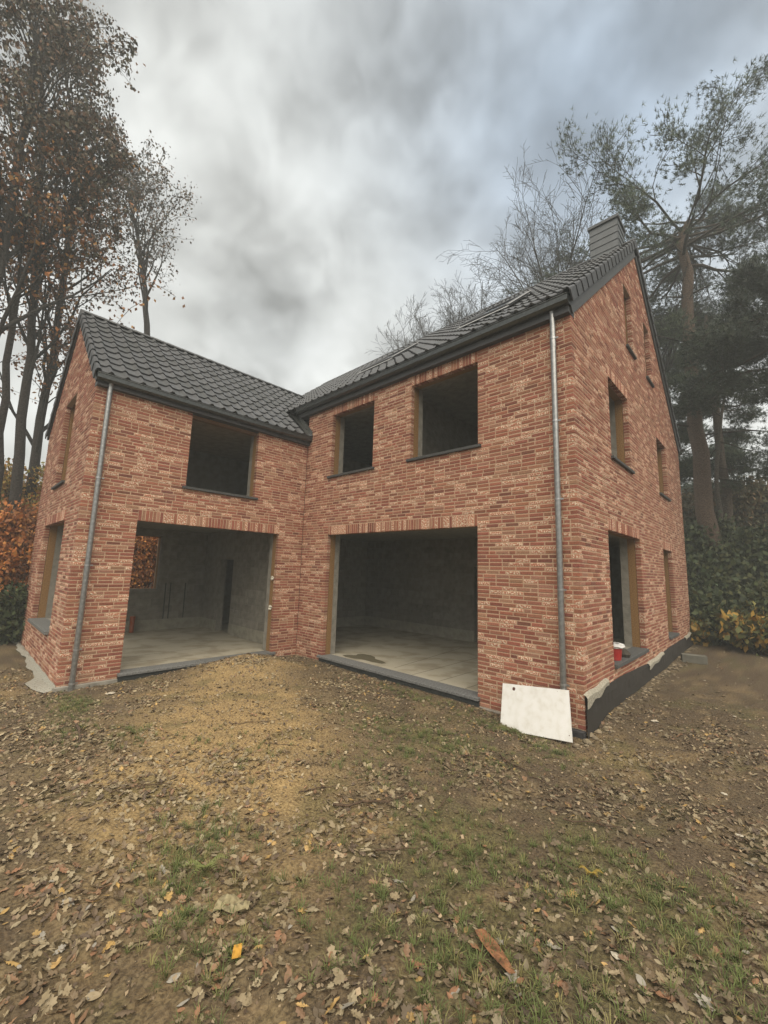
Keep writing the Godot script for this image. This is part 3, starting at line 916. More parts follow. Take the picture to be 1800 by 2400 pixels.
func build_floors(house: Node3D) -> void:
	var inn := 0.385
	var f := MB.new()
	var dust := Color(0.43, 0.395, 0.31)
	f.box(Vector3(ML + 0.1, -0.3, -BD + 0.1), Vector3(W - 0.239, -0.012, -0.241), dust)
	f.box(Vector3(LW + 0.1, -0.3, -0.2405), Vector3(-0.2395, -0.012, D - 0.239), dust)
	part("floor_slab", f.mesh(M.screed), house)
	var up := MB.new()
	up.box(Vector3(ML + inn, 2.93, -BD + inn), Vector3(W - inn, 3.2, -inn), Color(0.34, 0.325, 0.29))
	up.box(Vector3(LW + inn, 2.93, -inn + 0.002), Vector3(-inn, 3.2, D - inn), Color(0.34, 0.325, 0.29))
	part("upper_slab", up.mesh(M.block), house)
	var at := MB.new()
	at.box(Vector3(ML + inn, 5.78, -BD + inn), Vector3(W - inn, 5.95, -inn), Color(0.34, 0.325, 0.29))
	at.box(Vector3(LW + inn, 5.07, -inn + 0.002), Vector3(-inn, 5.2, D - inn), Color(0.36, 0.27, 0.17))
	part("attic_slab", at.mesh(M.block), house)
	# concrete beam over the wing's upper window
	var bm := MB.new()
	bm.box(Vector3(-0.24, 4.96, 1.3), Vector3(-0.11, 5.06, 2.95), Color(0.30, 0.20, 0.12))
	part("beam", bm.mesh(M.board), house)
	# partitions
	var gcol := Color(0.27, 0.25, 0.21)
	var rooms := [
		[Vector3(-2.45, -0.012, -4.45), Vector3(-2.25, 2.93, -inn)],
		[Vector3(-2.45, -0.012, -4.65), Vector3(2.2, 2.93, -4.45)],
		[Vector3(3.1, -0.012, -4.65), Vector3(4.4, 2.93, -4.45)],
		[Vector3(2.2, 2.1, -4.65), Vector3(3.1, 2.93, -4.45)],
		[Vector3(4.4, -0.012, -8.9), Vector3(4.6, 2.93, -4.45)],
		[Vector3(LW + inn, -0.012, 0.1), Vector3(-3.75, 2.93, 0.3)],
		[Vector3(-2.9, -0.012, 0.1), Vector3(-inn, 2.93, 0.3)],
		[Vector3(-3.75, 2.1, 0.1), Vector3(-2.9, 2.93, 0.3)],
		[Vector3(2.75, 3.2, -BD + inn), Vector3(2.95, 5.78, -inn)],
		[Vector3(-2.0, 3.2, -4.3), Vector3(W - inn, 5.78, -4.15)],
		[Vector3(-0.4, 3.2, -4.3), Vector3(-0.2, 5.07, -inn)],
		[Vector3(-3.2, 3.2, 0.0), Vector3(-3.0, 5.07, D - inn)],
	]
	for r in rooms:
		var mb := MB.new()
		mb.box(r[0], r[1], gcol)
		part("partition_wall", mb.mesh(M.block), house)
	# faces of the block courses in the rooms that show
	var bw := MB.new()
	block_face(bw, Vector3(-2.25, 0.3, -4.45), Vector3(1, 0, 0), Vector3(0, 0, 1), 4.45, 2.6, [])
	block_face(bw, Vector3(-2.25, 0.3, -inn), Vector3(0, 0, -1), Vector3(1, 0, 0), 4.05, 2.6, [])
	block_face(bw, Vector3(LW + inn, 0.3, D - inn), Vector3(0, 0, -1), Vector3(1, 0, 0), D - inn - 0.3, 2.6, [D - inn - 3.16, D - inn - 1.61, 0.84, 2.46])
	block_face(bw, Vector3(-2.9, 0.3, 0.3), Vector3(1, 0, 0), Vector3(0, 0, 1), 2.5, 2.6, [])
	block_face(bw, Vector3(3.1, 0.3, -4.45), Vector3(1, 0, 0), Vector3(0, 0, 1), 1.3, 2.6, [])
	part("blockwork", bw.mesh(M.block), house).set_meta("kind", "stuff")
	# pale damp course of plaster along the foot of the inner walls
	var sk := MB.new()
	var pale := Color(0.36, 0.335, 0.27)
	sk.box(Vector3(-2.25, -0.01, -4.44), Vector3(-2.235, 0.29, -inn), pale)
	sk.box(Vector3(-2.235, -0.01, -4.45), Vector3(2.2, 0.29, -4.435), pale)
	sk.box(Vector3(3.1, -0.01, -4.45), Vector3(4.4, 0.29, -4.435), pale)
	sk.box(Vector3(LW + inn, -0.01, 0.3), Vector3(LW + inn + 0.015, 0.29, D - inn), pale)
	sk.box(Vector3(LW + inn + 0.015, -0.01, 0.3), Vector3(-3.75, 0.29, 0.315), pale)
	sk.box(Vector3(-2.9, -0.01, 0.3), Vector3(-inn, 0.29, 0.315), pale)
	part("wall_foot", sk.mesh(M.block), house)
	# orange drain stub and cable chases in the kitchen wall
	var dr := MB.new()
	dr.tube([Vector3(-4.70, -0.01, 2.25), Vector3(-4.70, 0.42, 2.25)], [0.06, 0.06], 14, Color(0.30, 0.075, 0.025), true)
	dr.tube([Vector3(-4.70, 0.34, 2.25), Vector3(-4.70, 0.43, 2.25)], [0.07, 0.07], 14, Color(0.30, 0.075, 0.025), true)
	part("drain_pipe", dr.mesh(M.plastic), house)
	for q in [1.42, 1.28, 0.85]:
		var cz := MB.new()
		cz.tube([Vector3(-4.822, 0.3, q), Vector3(-4.822, 1.35, q + 0.01)], [0.014, 0.014], 8, Color(0.02, 0.02, 0.02))
		part("conduit", cz.mesh(M.plastic), house)
	# blobs of sealing foam on the jamb of the wing's wide opening
	for y in [1.66, 0.98]:
		var fo := MB.new()
		for k in 7:
			var c := Vector3(rng.randf_range(-0.03, 0.03), rng.randf_range(-0.035, 0.035), rng.randf_range(-0.01, 0.02))
			fo.lathe(c, [Vector2(0.001, -0.024), Vector2(0.018, -0.016), Vector2(0.025, 0), Vector2(0.018, 0.016), Vector2(0.001, 0.024)], 8, Color(0.78, 0.76, 0.68))
		part("foam_blob", fo.mesh(M.felt), house, Vector3(-0.12, y, 0.70))
	# saw cuts in the screed
	for q in [[2.80, -0.42, 2.42, -3.6], [3.38, -0.26, 3.35, -2.9], [3.98, -0.26, 3.99, -2.6], [4.55, -0.26, 4.57, -2.2], [-1.34, 3.3, -1.49, 1.2], [-0.76, 3.5, -0.74, 1.3], [-2.3, 3.6, -2.35, 1.0]]:
		var cut := MB.new()
		var a := Vector3(q[0], -0.0105, q[1]); var b := Vector3(q[2], -0.0105, q[3])
		var sd := (b - a).cross(Vector3.UP).normalized() * 0.008
		cut.quad(a - sd, a + sd, b + sd, b - sd, Color(0.16, 0.14, 0.10))
		part("saw_cut", cut.mesh(M.block), house)
	# wet stain on the screed: a thin film of water
	var wet := MB.new()
	for k in 18:
		var a0 := TAU * k / 18.0; var a1 := TAU * (k + 1) / 18.0
		var r0 := 0.34 + 0.12 * sin(a0 * 3.0 + 1.0); var r1 := 0.34 + 0.12 * sin(a1 * 3.0 + 1.0)
		var c := Vector3(1.75, -0.0085, -0.6)
		wet.tri(c, c + Vector3(cos(a1) * r1 * 1.5, 0, sin(a1) * r1 * 0.7), c + Vector3(cos(a0) * r0 * 1.5, 0, sin(a0) * r0 * 0.7), Color(0.17, 0.15, 0.10))
	part("wet_patch", wet.mesh(M.wet), house)

func block_face(mb: MB, o: Vector3, u: Vector3, n: Vector3, wid: float, high: float, hole: Array) -> void:
	for r in int(high / 0.2):
		var x := 0.0
		if r % 2 == 1: x = -0.2
		while x < wid:
			var a := maxf(x, 0.0); var b := minf(x + 0.388, wid)
			var y := r * 0.2
			if b - a > 0.05 and not (hole.size() and b > hole[0] and a < hole[1] and y + 0.19 > hole[2] and y < hole[3]):
				var k := rng.randf_range(0.85, 1.12)
				add_brick(mb, o + u * (a + b) * 0.5 + Vector3(0, y + 0.094, 0) + n * 0.008, u, Vector3.UP, n, (b - a) * 0.5, 0.094, 0.02, Color(0.27 * k, 0.25 * k, 0.21 * k))
			x += 0.4

func build_damp_sheets(house: Node3D) -> void:
	# black sheet hanging down the foot of the right-hand gable
	var mb := MB.new()
	var n := 110
	var prev := []
	for k in n + 1:
		var z := 0.045 - (BD + 0.02) * k / n
		var top := 0.35 + 0.005 * sin(k * 0.38) - 0.07 * bump(z, 0, -3.9, 0, 1.3, 1) + 0.003 * sin(k * 2.3)
		var x := W + 0.012
		var col := Color(0.034, 0.030, 0.025)
		var cur := [Vector3(x, top, z), Vector3(x + 0.014 + rng.randf_range(-0.002, 0.003), 0.24, z), Vector3(x + 0.02 + rng.randf_range(-0.003, 0.004) + 0.006 * sin(k * 0.45), 0.10, z), Vector3(x + 0.028 + 0.008 * sin(k * 0.31), -0.25, z)]
		if k > 0:
			for q in 3: mb.quad(prev[q], prev[q + 1], cur[q + 1], cur[q], col)
		prev = cur
	part("damp_sheet", mb.mesh(M.membrane), house)
	# pale flaps folded over its top
	for f in [[0.06, -0.92, 0.37, 0.17], [-3.55, -5.0, 0.27, 0.11], [-8.0, -9.0, 0.345, 0.07]]:
		var fl := MB.new()
		var m := 12
		var last := []
		for k in m + 1:
			var t := float(k) / m
			var z := lerpf(f[0], f[1], t)
			var y: float = f[2] + 0.05 * t + 0.012 * sin(t * 9.0)
			var hang: float = f[3] * (1.0 - 0.55 * t) * (0.9 + 0.15 * sin(t * 13.0))
			var cur := [Vector3(W + 0.004, y + 0.02, z), Vector3(W + 0.035, y + 0.012, z), Vector3(W + 0.055, y - 0.02, z), Vector3(W + 0.05, y - hang, z)]
			if k > 0:
				for q in 3: fl.quad(last[q], last[q + 1], cur[q + 1], cur[q], Color(0.50, 0.48, 0.42))
			last = cur
		part("sheet_flap", fl.mesh(M.felt), house)
	# grey sheet along the foot of the wing gable, lapped on the soil
	var gs := MB.new()
	var pv := []
	for k in 61:
		var t := k / 60.0
		var x := lerpf(0.02, LW - 0.1, t)
		var gy := ground_y(x, D + 0.14)
		var lap := 0.12 + 0.03 * sin(k * 0.33) + 0.015 * sin(k * 0.9) + 0.16 * exp(-pow((t - 0.12) / 0.09, 2.0))
		var cur := [Vector3(x, -0.07 + 0.006 * sin(k * 0.7), D + 0.004), Vector3(x, gy + 0.03 + 0.008 * sin(k * 0.6), D + 0.05), Vector3(x, ground_y(x, D + lap) + 0.018, D + lap)]
		if k > 0:
			for q in 2: gs.quad(pv[q + 1], pv[q], cur[q], cur[q + 1], Color(0.40, 0.40, 0.37))
		pv = cur
	part("damp_sheet", gs.mesh(M.felt), house)
	# dark block of the foundation edge at the right-hand corner
	var fb := MB.new()
	fb.cbox(Vector3(W - 0.29, -0.5, -0.02), Vector3(W + 0.005, -0.075, 0.06), 0.012, Color(0.045, 0.047, 0.05))
	part("plinth", fb.mesh(M.membrane), house)

# ------------------------------------------------------------------ things by the house
func build_things() -> void:
	# white board leaning on the wall
	var bd := thing("white_board", "white rectangular board leaning against the brick corner below the downpipe", "board")
	var tl := Vector3(5.415, 0.31, 0.075); var tr := Vector3(6.385, 0.425, 0.125)
	var bl := Vector3(5.50, -0.245, 0.33); var br := Vector3(6.49, -0.135, 0.345)
	bd.position = Vector3(5.9, -0.19, 0.33)
	var mb := MB.new()
	var nn := (br - bl).cross(tl - bl).normalized()
	var o := bd.position
	var t := nn * 0.018
	var col := Color(0.80, 0.80, 0.80)
	mb.quad(bl - o, br - o, tr - o, tl - o, col)
	mb.quad(br - o - t, bl - o - t, tl - o - t, tr - o - t, col)
	for e in [[bl, br], [br, tr], [tr, tl], [tl, bl]]:
		mb.quad(e[0] - o, e[0] - o - t, e[1] - o - t, e[1] - o, col)
	part("panel", mb.mesh(M.white_board), bd)
	# chips and knots where the white face is broken
	for s in [[0.19, 0.90, 0.020, 0.030], [0.57, 0.785, 0.013, 0.013], [0.85, 0.95, 0.006, 0.005], [0.16, 0.47, 0.006, 0.006], [0.47, 0.74, 0.007, 0.008], [0.97, 0.12, 0.007, 0.006]]:
		var c: Vector3 = bl.lerp(br, s[0]).lerp(tl.lerp(tr, s[0]), s[1]) - o + nn * 0.0015
		var ux := (br - bl).normalized(); var uy := nn.cross(ux)
		var ch := MB.new()
		for k in 9:
			var a0 := TAU * k / 9.0; var a1 := TAU * (k + 1) / 9.0
			var r0 := 1.0 + 0.2 * sin(a0 * 2.0 + s[0] * 9.0); var r1 := 1.0 + 0.2 * sin(a1 * 2.0 + s[0] * 9.0)
			ch.tri(c, c + ux * cos(a0) * s[2] * r0 + uy * sin(a0) * s[3] * r0, c + ux * cos(a1) * s[2] * r1 + uy * sin(a1) * s[3] * r1, Color(0.12, 0.05, 0.04))
		part("chip", ch.mesh(M.board), bd)
	# red bucket with a white bag on it, on the sill of the gable window
	var sy := 9 * CH + 0.004
	var bk := thing("bucket", "red bucket standing on the grey sill of the gable opening", "bucket", Vector3(W - 0.12, sy, -1.88))
	var b := MB.new()
	b.lathe(Vector3.ZERO, [Vector2(0.001, 0.001), Vector2(0.10, 0.001), Vector2(0.125, 0.21), Vector2(0.118, 0.21), Vector2(0.095, 0.01), Vector2(0.001, 0.01)], 24, Color(0.42, 0.035, 0.03))
	part("body", b.mesh(M.plastic), bk)
	var rim := MB.new()
	rim.lathe(Vector3.ZERO, [Vector2(0.124, 0.195), Vector2(0.136, 0.195), Vector2(0.138, 0.225), Vector2(0.120, 0.225)], 24, Color(0.62, 0.60, 0.56))
	part("rim", rim.mesh(M.plastic), bk)
	var bag := MB.new()
	for k in 20:
		var a0 := TAU * k / 20.0; var a1 := TAU * (k + 1) / 20.0
		for q in 3:
			var r0 := [0.001, 0.09, 0.16, 0.175][q] as float; var r1 := [0.001, 0.09, 0.16, 0.175][q + 1] as float
			var h0 := [0.045, 0.04, 0.018, 0.0][q] as float; var h1 := [0.045, 0.04, 0.018, 0.0][q + 1] as float
			var w0 := 1.0 + 0.12 * sin(a0 * 5.0); var w1 := 1.0 + 0.12 * sin(a1 * 5.0)
			bag.quad(Vector3(cos(a1) * r0 * w1, h0 + 0.008 * sin(a1 * 7.0), sin(a1) * r0 * w1), Vector3(cos(a0) * r0 * w0, h0 + 0.008 * sin(a0 * 7.0), sin(a0) * r0 * w0), Vector3(cos(a0) * r1 * w0, h1 + 0.012 * sin(a0 * 7.0), sin(a0) * r1 * w0), Vector3(cos(a1) * r1 * w1, h1 + 0.012 * sin(a1 * 7.0), sin(a1) * r1 * w1), Color(0.62, 0.62, 0.62))
	single("plastic_bag", bag.mesh(M.plastic), "crumpled white plastic bag lying on the red bucket", "bag", Vector3(W - 0.12, sy + 0.225, -1.88))
	var sack := MB.new()
	for k in 14:
		var a0 := TAU * k / 14.0; var a1 := TAU * (k + 1) / 14.0
		var pr := [Vector2(0.14, 0.0), Vector2(0.16, 0.05), Vector2(0.10, 0.12), Vector2(0.001, 0.14)]
		for q in 3:
			var w0 := 1.0 + 0.15 * sin(a0 * 3.0); var w1 := 1.0 + 0.15 * sin(a1 * 3.0)
			sack.quad(Vector3(cos(a1) * pr[q].x * w1, pr[q].y, sin(a1) * pr[q].x * w1), Vector3(cos(a0) * pr[q].x * w0, pr[q].y, sin(a0) * pr[q].x * w0), Vector3(cos(a0) * pr[q + 1].x * w0, pr[q + 1].y, sin(a0) * pr[q + 1].x * w0), Vector3(cos(a1) * pr[q + 1].x * w1, pr[q + 1].y, sin(a1) * pr[q + 1].x * w1), Color(0.07, 0.055, 0.045))
	single("rubble_sack", sack.mesh(M.felt), "slumped dark brown sack beside the red bucket", "sack", Vector3(W - 0.13, sy, -2.32))
	# concrete block lying beside the gable
	var p := on_ground(1627, 1552)
	var cb := MB.new()
	cb.cbox(Vector3(-0.24, -0.02, -0.10), Vector3(0.24, 0.17, 0.10), 0.012, Color(0.17, 0.165, 0.14))
	var c2 := single("concrete_block", cb.mesh(M.block), "grey concrete block lying on the soil beside the gable", "block", p)
	c2.rotation.y = 0.25
	# rubble along the foot of the gable and round the corner
	var rub := MB.new()
	for k in 420:
		var z := rng.randf_range(-8.6, 0.3)
		var x := W + 0.07 + absf(rng.randfn(0.0, 0.11)) + (0.1 if z > -0.1 else 0.0)
		if z > 0.1: x = rng.randf_range(W - 0.02, W + 0.35)
		stone(rub, Vector3(x, ground_y(x, z) + 0.004, z), 0.008 + 0.03 * pow(rng.randf(), 2.5), Color(0.30, 0.24, 0.16) * rng.randf_range(0.55, 1.15))
	var ro := MeshInstance3D.new()
	ro.name = "rubble"; ro.mesh = rub.mesh(M.block); add_child(ro)
	tag(ro, "loose sandy rubble along the foot of the gable wall", "rubble", "", "stuff")
	var k2 := 0
	for q in [[1376, 1742, 0.05], [1396, 1733, 0.035], [1352, 1752, 0.04], [1402, 1718, 0.04], [1384, 1726, 0.05], [1420, 1708, 0.03]]:
		var st := MB.new()
		stone(st, Vector3.ZERO, q[2], Color(0.31, 0.25, 0.165) * rng.randf_range(0.75, 1.05), 1.1)
		single("mortar_lump", st.mesh(M.block), "sandy lump of dropped mortar at the brick corner", "rubble", on_ground(q[0], q[1]) + Vector3(0, 0.01, 0), "mortar lumps at the corner")
	for q in [[1535, 1691, 0.045], [1697, 1861, 0.03], [1722, 1680, 0.02], [1652, 1598, 0.02], [1755, 1450, 0.03], [1600, 1640, 0.018], [262, 1625, 0.05], [252, 1627, 0.03], [1735, 1960, 0.02], [1445, 2244, 0.022], [985, 1890, 0.015], [510, 1630, 0.02]]:
		var st := MB.new()
		stone(st, Vector3.ZERO, q[2], Color(0.62, 0.58, 0.50), 0.35)
		single("pale_chip", st.mesh(M.felt), "small pale chip of plaster lying on the brown soil", "chip", on_ground(q[0], q[1]) + Vector3(0, 0.006, 0), "pale plaster chips")

func stone(mb: MB, p: Vector3, r: float, col: Color, flat := 0.7) -> void:
	var ring := 6
	var lay := [Vector2(0.75, -0.5), Vector2(1.0, 0.05), Vector2(0.6, 0.62)]
	var pts := []
	for q in 3:
		var row := []
		for k in ring:
			var a := TAU * (k + 0.3 * q) / ring
			var rr: float = lay[q].x * r * rng.randf_range(0.72, 1.2)
			row.append(p + Vector3(cos(a) * rr * 1.25, lay[q].y * r * flat * rng.randf_range(0.8, 1.2), sin(a) * rr))
		pts.append(row)
	var top := p + Vector3(0, r * flat * 0.8, 0)
	for k in ring:
		var j := (k + 1) % ring
		for q in 2: mb.quad(pts[q][j], pts[q][k], pts[q + 1][k], pts[q + 1][j], col)
		mb.tri(pts[2][j], pts[2][k], top, col)

# ------------------------------------------------------------------ litter: leaves, grass, sticks
func leaf_mesh(kind: int) -> MB:
	var mb := MB.new()
	var out := []        # half outline from stalk to tip: (along, across), length 1
	if kind == 0:        # oak: lobed
		out = [Vector2(0, 0.012), Vector2(0.10, 0.05), Vector2(0.17, 0.17), Vector2(0.24, 0.10), Vector2(0.36, 0.27), Vector2(0.45, 0.15), Vector2(0.60, 0.31), Vector2(0.68, 0.17), Vector2(0.82, 0.24), Vector2(0.90, 0.12), Vector2(1.0, 0.0)]
	elif kind == 1:      # beech: oval
		out = [Vector2(0, 0.01), Vector2(0.12, 0.15), Vector2(0.30, 0.27), Vector2(0.52, 0.30), Vector2(0.74, 0.22), Vector2(0.90, 0.10), Vector2(1.0, 0.0)]
	else:                # maple: pointed lobes
		out = [Vector2(0, 0.012), Vector2(0.10, 0.20), Vector2(0.22, 0.16), Vector2(0.20, 0.46), Vector2(0.36, 0.40), Vector2(0.46, 0.50), Vector2(0.52, 0.22), Vector2(0.72, 0.30), Vector2(0.80, 0.13), Vector2(1.0, 0.0)]
	var curl := [0.55, 0.35, 0.25][kind] as float
	var P := func(q: Vector2, s: float) -> Vector3:
		return Vector3(q.y * s, curl * q.y * q.y * 1.2 + 0.16 * pow(q.x - 0.45, 2.0) + 0.02 * sin(q.x * 11.0 + s), -(q.x - 0.5))
	for s in [1.0, -1.0]:
		for k in out.size() - 1:
			var m0 := Vector3(0, 0.16 * pow(out[k].x - 0.45, 2.0) - 0.012, -(out[k].x - 0.5)); var m1 := Vector3(0, 0.16 * pow(out[k + 1].x - 0.45, 2.0) - 0.012, -(out[k + 1].x - 0.5))
			var a: Vector3 = P.call(out[k], s); var b: Vector3 = P.call(out[k + 1], s)
			if s > 0: mb.quad(m0, a, b, m1)
			else: mb.quad(m1, b, a, m0)
	mb.tube([Vector3(0, 0.0, 0.5), Vector3(0.02, 0.02, 0.62)], [0.012, 0.006], 3)
	return mb

func leaf_tint(kind: int) -> Color:
	var t := rng.randf()
	var c: Color
	if t < 0.36: c = Color(0.275, 0.222, 0.135)
	elif t < 0.62: c = Color(0.17, 0.125, 0.075)
	elif t < 0.76: c = Color(0.36, 0.305, 0.20)
	elif t < 0.87: c = Color(0.25, 0.15, 0.085)
	elif t < 0.965: c = Color(0.115, 0.082, 0.055)
	else: c = Color(0.42, 0.28, 0.10)
	var k := rng.randf_range(0.8, 1.2)
	return Color(c.r * k, c.g * k, c.b * k)

func leaf_density(x: float, z: float) -> float:
	var d := house_sdf(x, z)
	if d < 0.06: return 0.0
	var n := noise_a.get_noise_2d(x * 70.0 + 300.0, z * 70.0)
	var k := 0.46 + 1.7 * n + 1.1 * noise_b.get_noise_2d(x * 170.0, z * 170.0 + 50.0)
	k += 0.55 * bump(x, z, 2.3, 5.0, 1.6, 0.55) + 0.55 * bump(x, z, 6.6, 4.6, 1.8, 0.8) + 0.3 * bump(x, z, 7.3, 3.2, 1.2, 0.8) + 0.45 * bump(x, z, 4.9, 5.1, 1.4, 0.6)
	k -= 0.75 * bump(x, z, 3.3, 3.0, 1.5, 0.9) + 0.5 * bump(x, z, 1.0, 2.0, 1.4, 1.3) + 0.12 * bump(x, z, 7.4, -2.0, 1.2, 4.0) + 0.45 * bump(x, z, 4.5, 1.0, 2.0, 0.8)
	return clampf(k, 0.035, 1.0)

func settle(x: float, z: float, size: float, tilt: float) -> Transform3D:
	var e := 0.06
	var g := ground_y(x, z)
	var nn := Vector3(ground_y(x - e, z) - ground_y(x + e, z), 2.0 * e, ground_y(x, z - e) - ground_y(x, z + e)).normalized()
	nn = (nn + Vector3(rng.randfn(0, tilt), 0, rng.randfn(0, tilt))).normalized()
	var f := Vector3(cos(rng.randf() * TAU), 0, 0)
	var a := rng.randf() * TAU
	f = Vector3(cos(a), 0, sin(a))
	var sx := f.cross(nn).normalized(); var sz := sx.cross(nn)
	var flip := -1.0 if rng.randf() < 0.3 else 1.0
	flip *= rng.randf_range(0.5, 1.0)
	var puff := signf(flip) * rng.randf_range(0.35, 1.6)
	return Transform3D(Basis(sx * size * flip, nn * size * puff, sz * size), Vector3(x, g + size * 0.05 + 0.008, z))

func multi(called: String, mesh: Mesh, xf: Array, cols: Array, parent: Node) -> MultiMeshInstance3D:
	var mm := MultiMesh.new()
	mm.transform_format = MultiMesh.TRANSFORM_3D
	mm.use_colors = true
	mm.mesh = mesh
	mm.instance_count = xf.size()
	for k in xf.size():
		mm.set_instance_transform(k, xf[k])
		mm.set_instance_color(k, cols[k])
	var o := MultiMeshInstance3D.new()
	o.name = called
	o.multimesh = mm
	parent.add_child(o, true)
	return o

func build_litter() -> void:
	var meshes := []
	for k in 3: meshes.append(leaf_mesh(k).mesh(M.dry_leaf))
	# the largest leaves near the camera, each its own thing
	var looks := [
		["tan", Color(0.28, 0.222, 0.135)], ["dark brown", Color(0.13, 0.092, 0.057)], ["reddish brown", Color(0.26, 0.135, 0.072)], ["orange yellow", Color(0.44, 0.29, 0.11)], ["greyish", Color(0.29, 0.265, 0.22)]]
	var kinds := ["oak", "beech", "maple"]
	var n := 0
	var tries := 0
	while n < 240 and tries < 4000:
		tries += 1
		var px := rng.randf_range(20, 1780); var py := rng.randf_range(1960, 2390)
		var p := on_ground(px, py)
		if rng.randf() > leaf_density(p.x, p.z): continue
		var kind: int = [0, 0, 1, 1, 1, 2][rng.randi() % 6]
		var lk: int = [0, 0, 0, 0, 1, 1, 1, 1, 2, 2, 2, 4, 4, 3][rng.randi() % 14]
		var size := rng.randf_range(0.055, 0.095) if kind != 1 else rng.randf_range(0.04, 0.07)
		var o := MeshInstance3D.new()
		var tint: Color = looks[lk][1]
		var tk := "%d_%d" % [kind, lk]
		if not M.has(tk):
			var lm := leaf_mesh(kind)
			for q in lm.c.size(): lm.c[q] = tint
			M[tk] = lm.mesh(M.dry_leaf)
		o.mesh = M[tk]
		o.name = numbered("fallen_leaf")
		o.transform = settle(p.x, p.z, size, 0.3)
		add_child(o)
		tag(o, "%s fallen %s leaf lying on the trodden yard" % [looks[lk][0], kinds[kind]], "leaf", "%s fallen %s leaves" % [looks[lk][0], kinds[kind]])
		n += 1
	# all the rest
	var xf := [[], [], []]; var cl := [[], [], []]
	for k in 82000:
		var x: float; var z: float
		if k < 64000:
			x = rng.randf_range(-2.0, 10.0); z = rng.randf_range(-1.5, 7.0)
		else:
			x = rng.randf_range(-16.0, 14.0); z = rng.randf_range(-16.0, 9.0)
		var dd := leaf_density(x, z)
		if rng.randf() > dd: continue
		var kind: int = [0, 0, 1, 1, 1, 2][rng.randi() % 6]
		var size := rng.randf_range(0.03, 0.08)
		if kind == 1: size *= 0.8
		xf[kind].append(settle(x, z, size, 0.42))
		var wet := lerpf(0.95, 0.62, clampf(smoothstep(4.5, 7.0, x - 0.5 * z + 1.2) + noise_b.get_noise_2d(x * 80.0, z * 80.0), 0.0, 1.0))
		var tc := leaf_tint(kind)
		cl[kind].append(Color(tc.r * wet, tc.g * wet * 0.97, tc.b * wet * 0.93))
	for k in 3:
		var o := multi("%s_leaf_litter" % kinds[k], meshes[k], xf[k], cl[k], self)
		tag(o, "scattered litter of small dry %s leaves over the whole yard" % kinds[k], "leaf litter", "", "stuff")
	# crumbs: bits of leaf, bark and clod
	var cm := MB.new()
	cm.quad(Vector3(-0.5, 0, 0.2), Vector3(0.4, 0.15, 0.4), Vector3(0.5, 0.02, -0.3), Vector3(-0.3, 0.2, -0.4))
	var cx := []; var cc := []
	for k in 42000:
		var x := rng.randf_range(-1.0, 9.6); var z := rng.randf_range(-2.5, 6.4)
		if house_sdf(x, z) < 0.05: continue
		cx.append(settle(x, z, 0.006 + 0.03 * pow(rng.randf(), 2.0), 0.6))
		var t := rng.randf()
		cc.append(Color(0.12, 0.08, 0.05) * rng.randf_range(0.5, 1.5) if t < 0.55 else Color(0.32, 0.24, 0.15) * rng.randf_range(0.6, 1.3))
	tag(multi("crumbs", cm.mesh(M.dry_leaf), cx, cc, self), "broken leaf crumbs and bark specks over the soil", "litter", "", "stuff")
	# clods of soil
	var cd := MB.new()
	stone(cd, Vector3.ZERO, 1.0, Color.WHITE, 0.7)
	var dx := []; var dc := []
	for k in 9000:
		var x := rng.randf_range(-1.0, 9.6); var z := rng.randf_range(-4.0, 6.4)
		if house_sdf(x, z) < 0.05 or noise_b.get_noise_2d(x * 120.0, z * 120.0 + 90.0) < rng.randf_range(-0.5, 0.4): continue
		var sz := 0.004 + 0.022 * pow(rng.randf(), 3.0)
		dx.append(Transform3D(Basis(Vector3.UP, rng.randf() * TAU).scaled(Vector3.ONE * sz), Vector3(x, ground_y(x, z) + sz * 0.2, z)))
		dc.append(Color(0.20, 0.148, 0.085).lerp(Color(0.33, 0.245, 0.13), clampf(bump(x, z, 2.6, 2.7, 2.0, 1.3) * 1.2, 0, 1)) * rng.randf_range(0.6, 1.2))
	tag(multi("soil_clods", cd.mesh(M.block), dx, dc, self), "small crumbly clods of sandy earth over the yard", "soil", "", "stuff")
	# grass
	var gm := MB.new()
	for k in 9:
		var a := k * 2.4; var l := 0.6 + 0.4 * fmod(k * 0.37, 1.0)
		var d := Vector3(cos(a), 0, sin(a)); var s := Vector3(-sin(a), 0, cos(a)) * 0.035
		var b0 := d * 0.12; var b1 := d * 0.3 + Vector3(0, 0.55 * l, 0); var b2 := d * (0.65 + 0.2 * sin(k)) + Vector3(0, 0.8 * l, 0)
		gm.quad(b0 - s, b0 + s, b1 + s * 0.8, b1 - s * 0.8); gm.tri(b1 - s * 0.8, b1 + s * 0.8, b2)
	var gx := []; var gc := []
	var spots := [[5.2, 1.7, 1.0, 0.55, 330], [5.5, 2.8, 0.6, 0.4, 60], [5.66, 4.72, 0.25, 0.2, 70], [5.45, 4.45, 0.3, 0.2, 60], [6.8, 3.24, 0.5, 0.4, 130], [7.68, 2.77, 0.7, 0.5, 240], [8.2, 3.0, 0.5, 0.5, 140], [0.9, 4.45, 0.6, 0.2, 130], [2.2, 4.75, 0.8, 0.3, 60], [4.2, 0.4, 1.3, 0.18, 140], [5.7, 0.55, 0.5, 0.2, 90], [6.9, 4.1, 0.7, 0.4, 150], [6.2, 4.9, 0.5, 0.2, 90], [4.1, 3.7, 0.8, 0.4, 40], [3.1, 4.3, 0.4, 0.2, 40], [6.4, 0.8, 0.3, 0.2, 50], [7.6, 3.9, 0.6, 0.4, 150]]
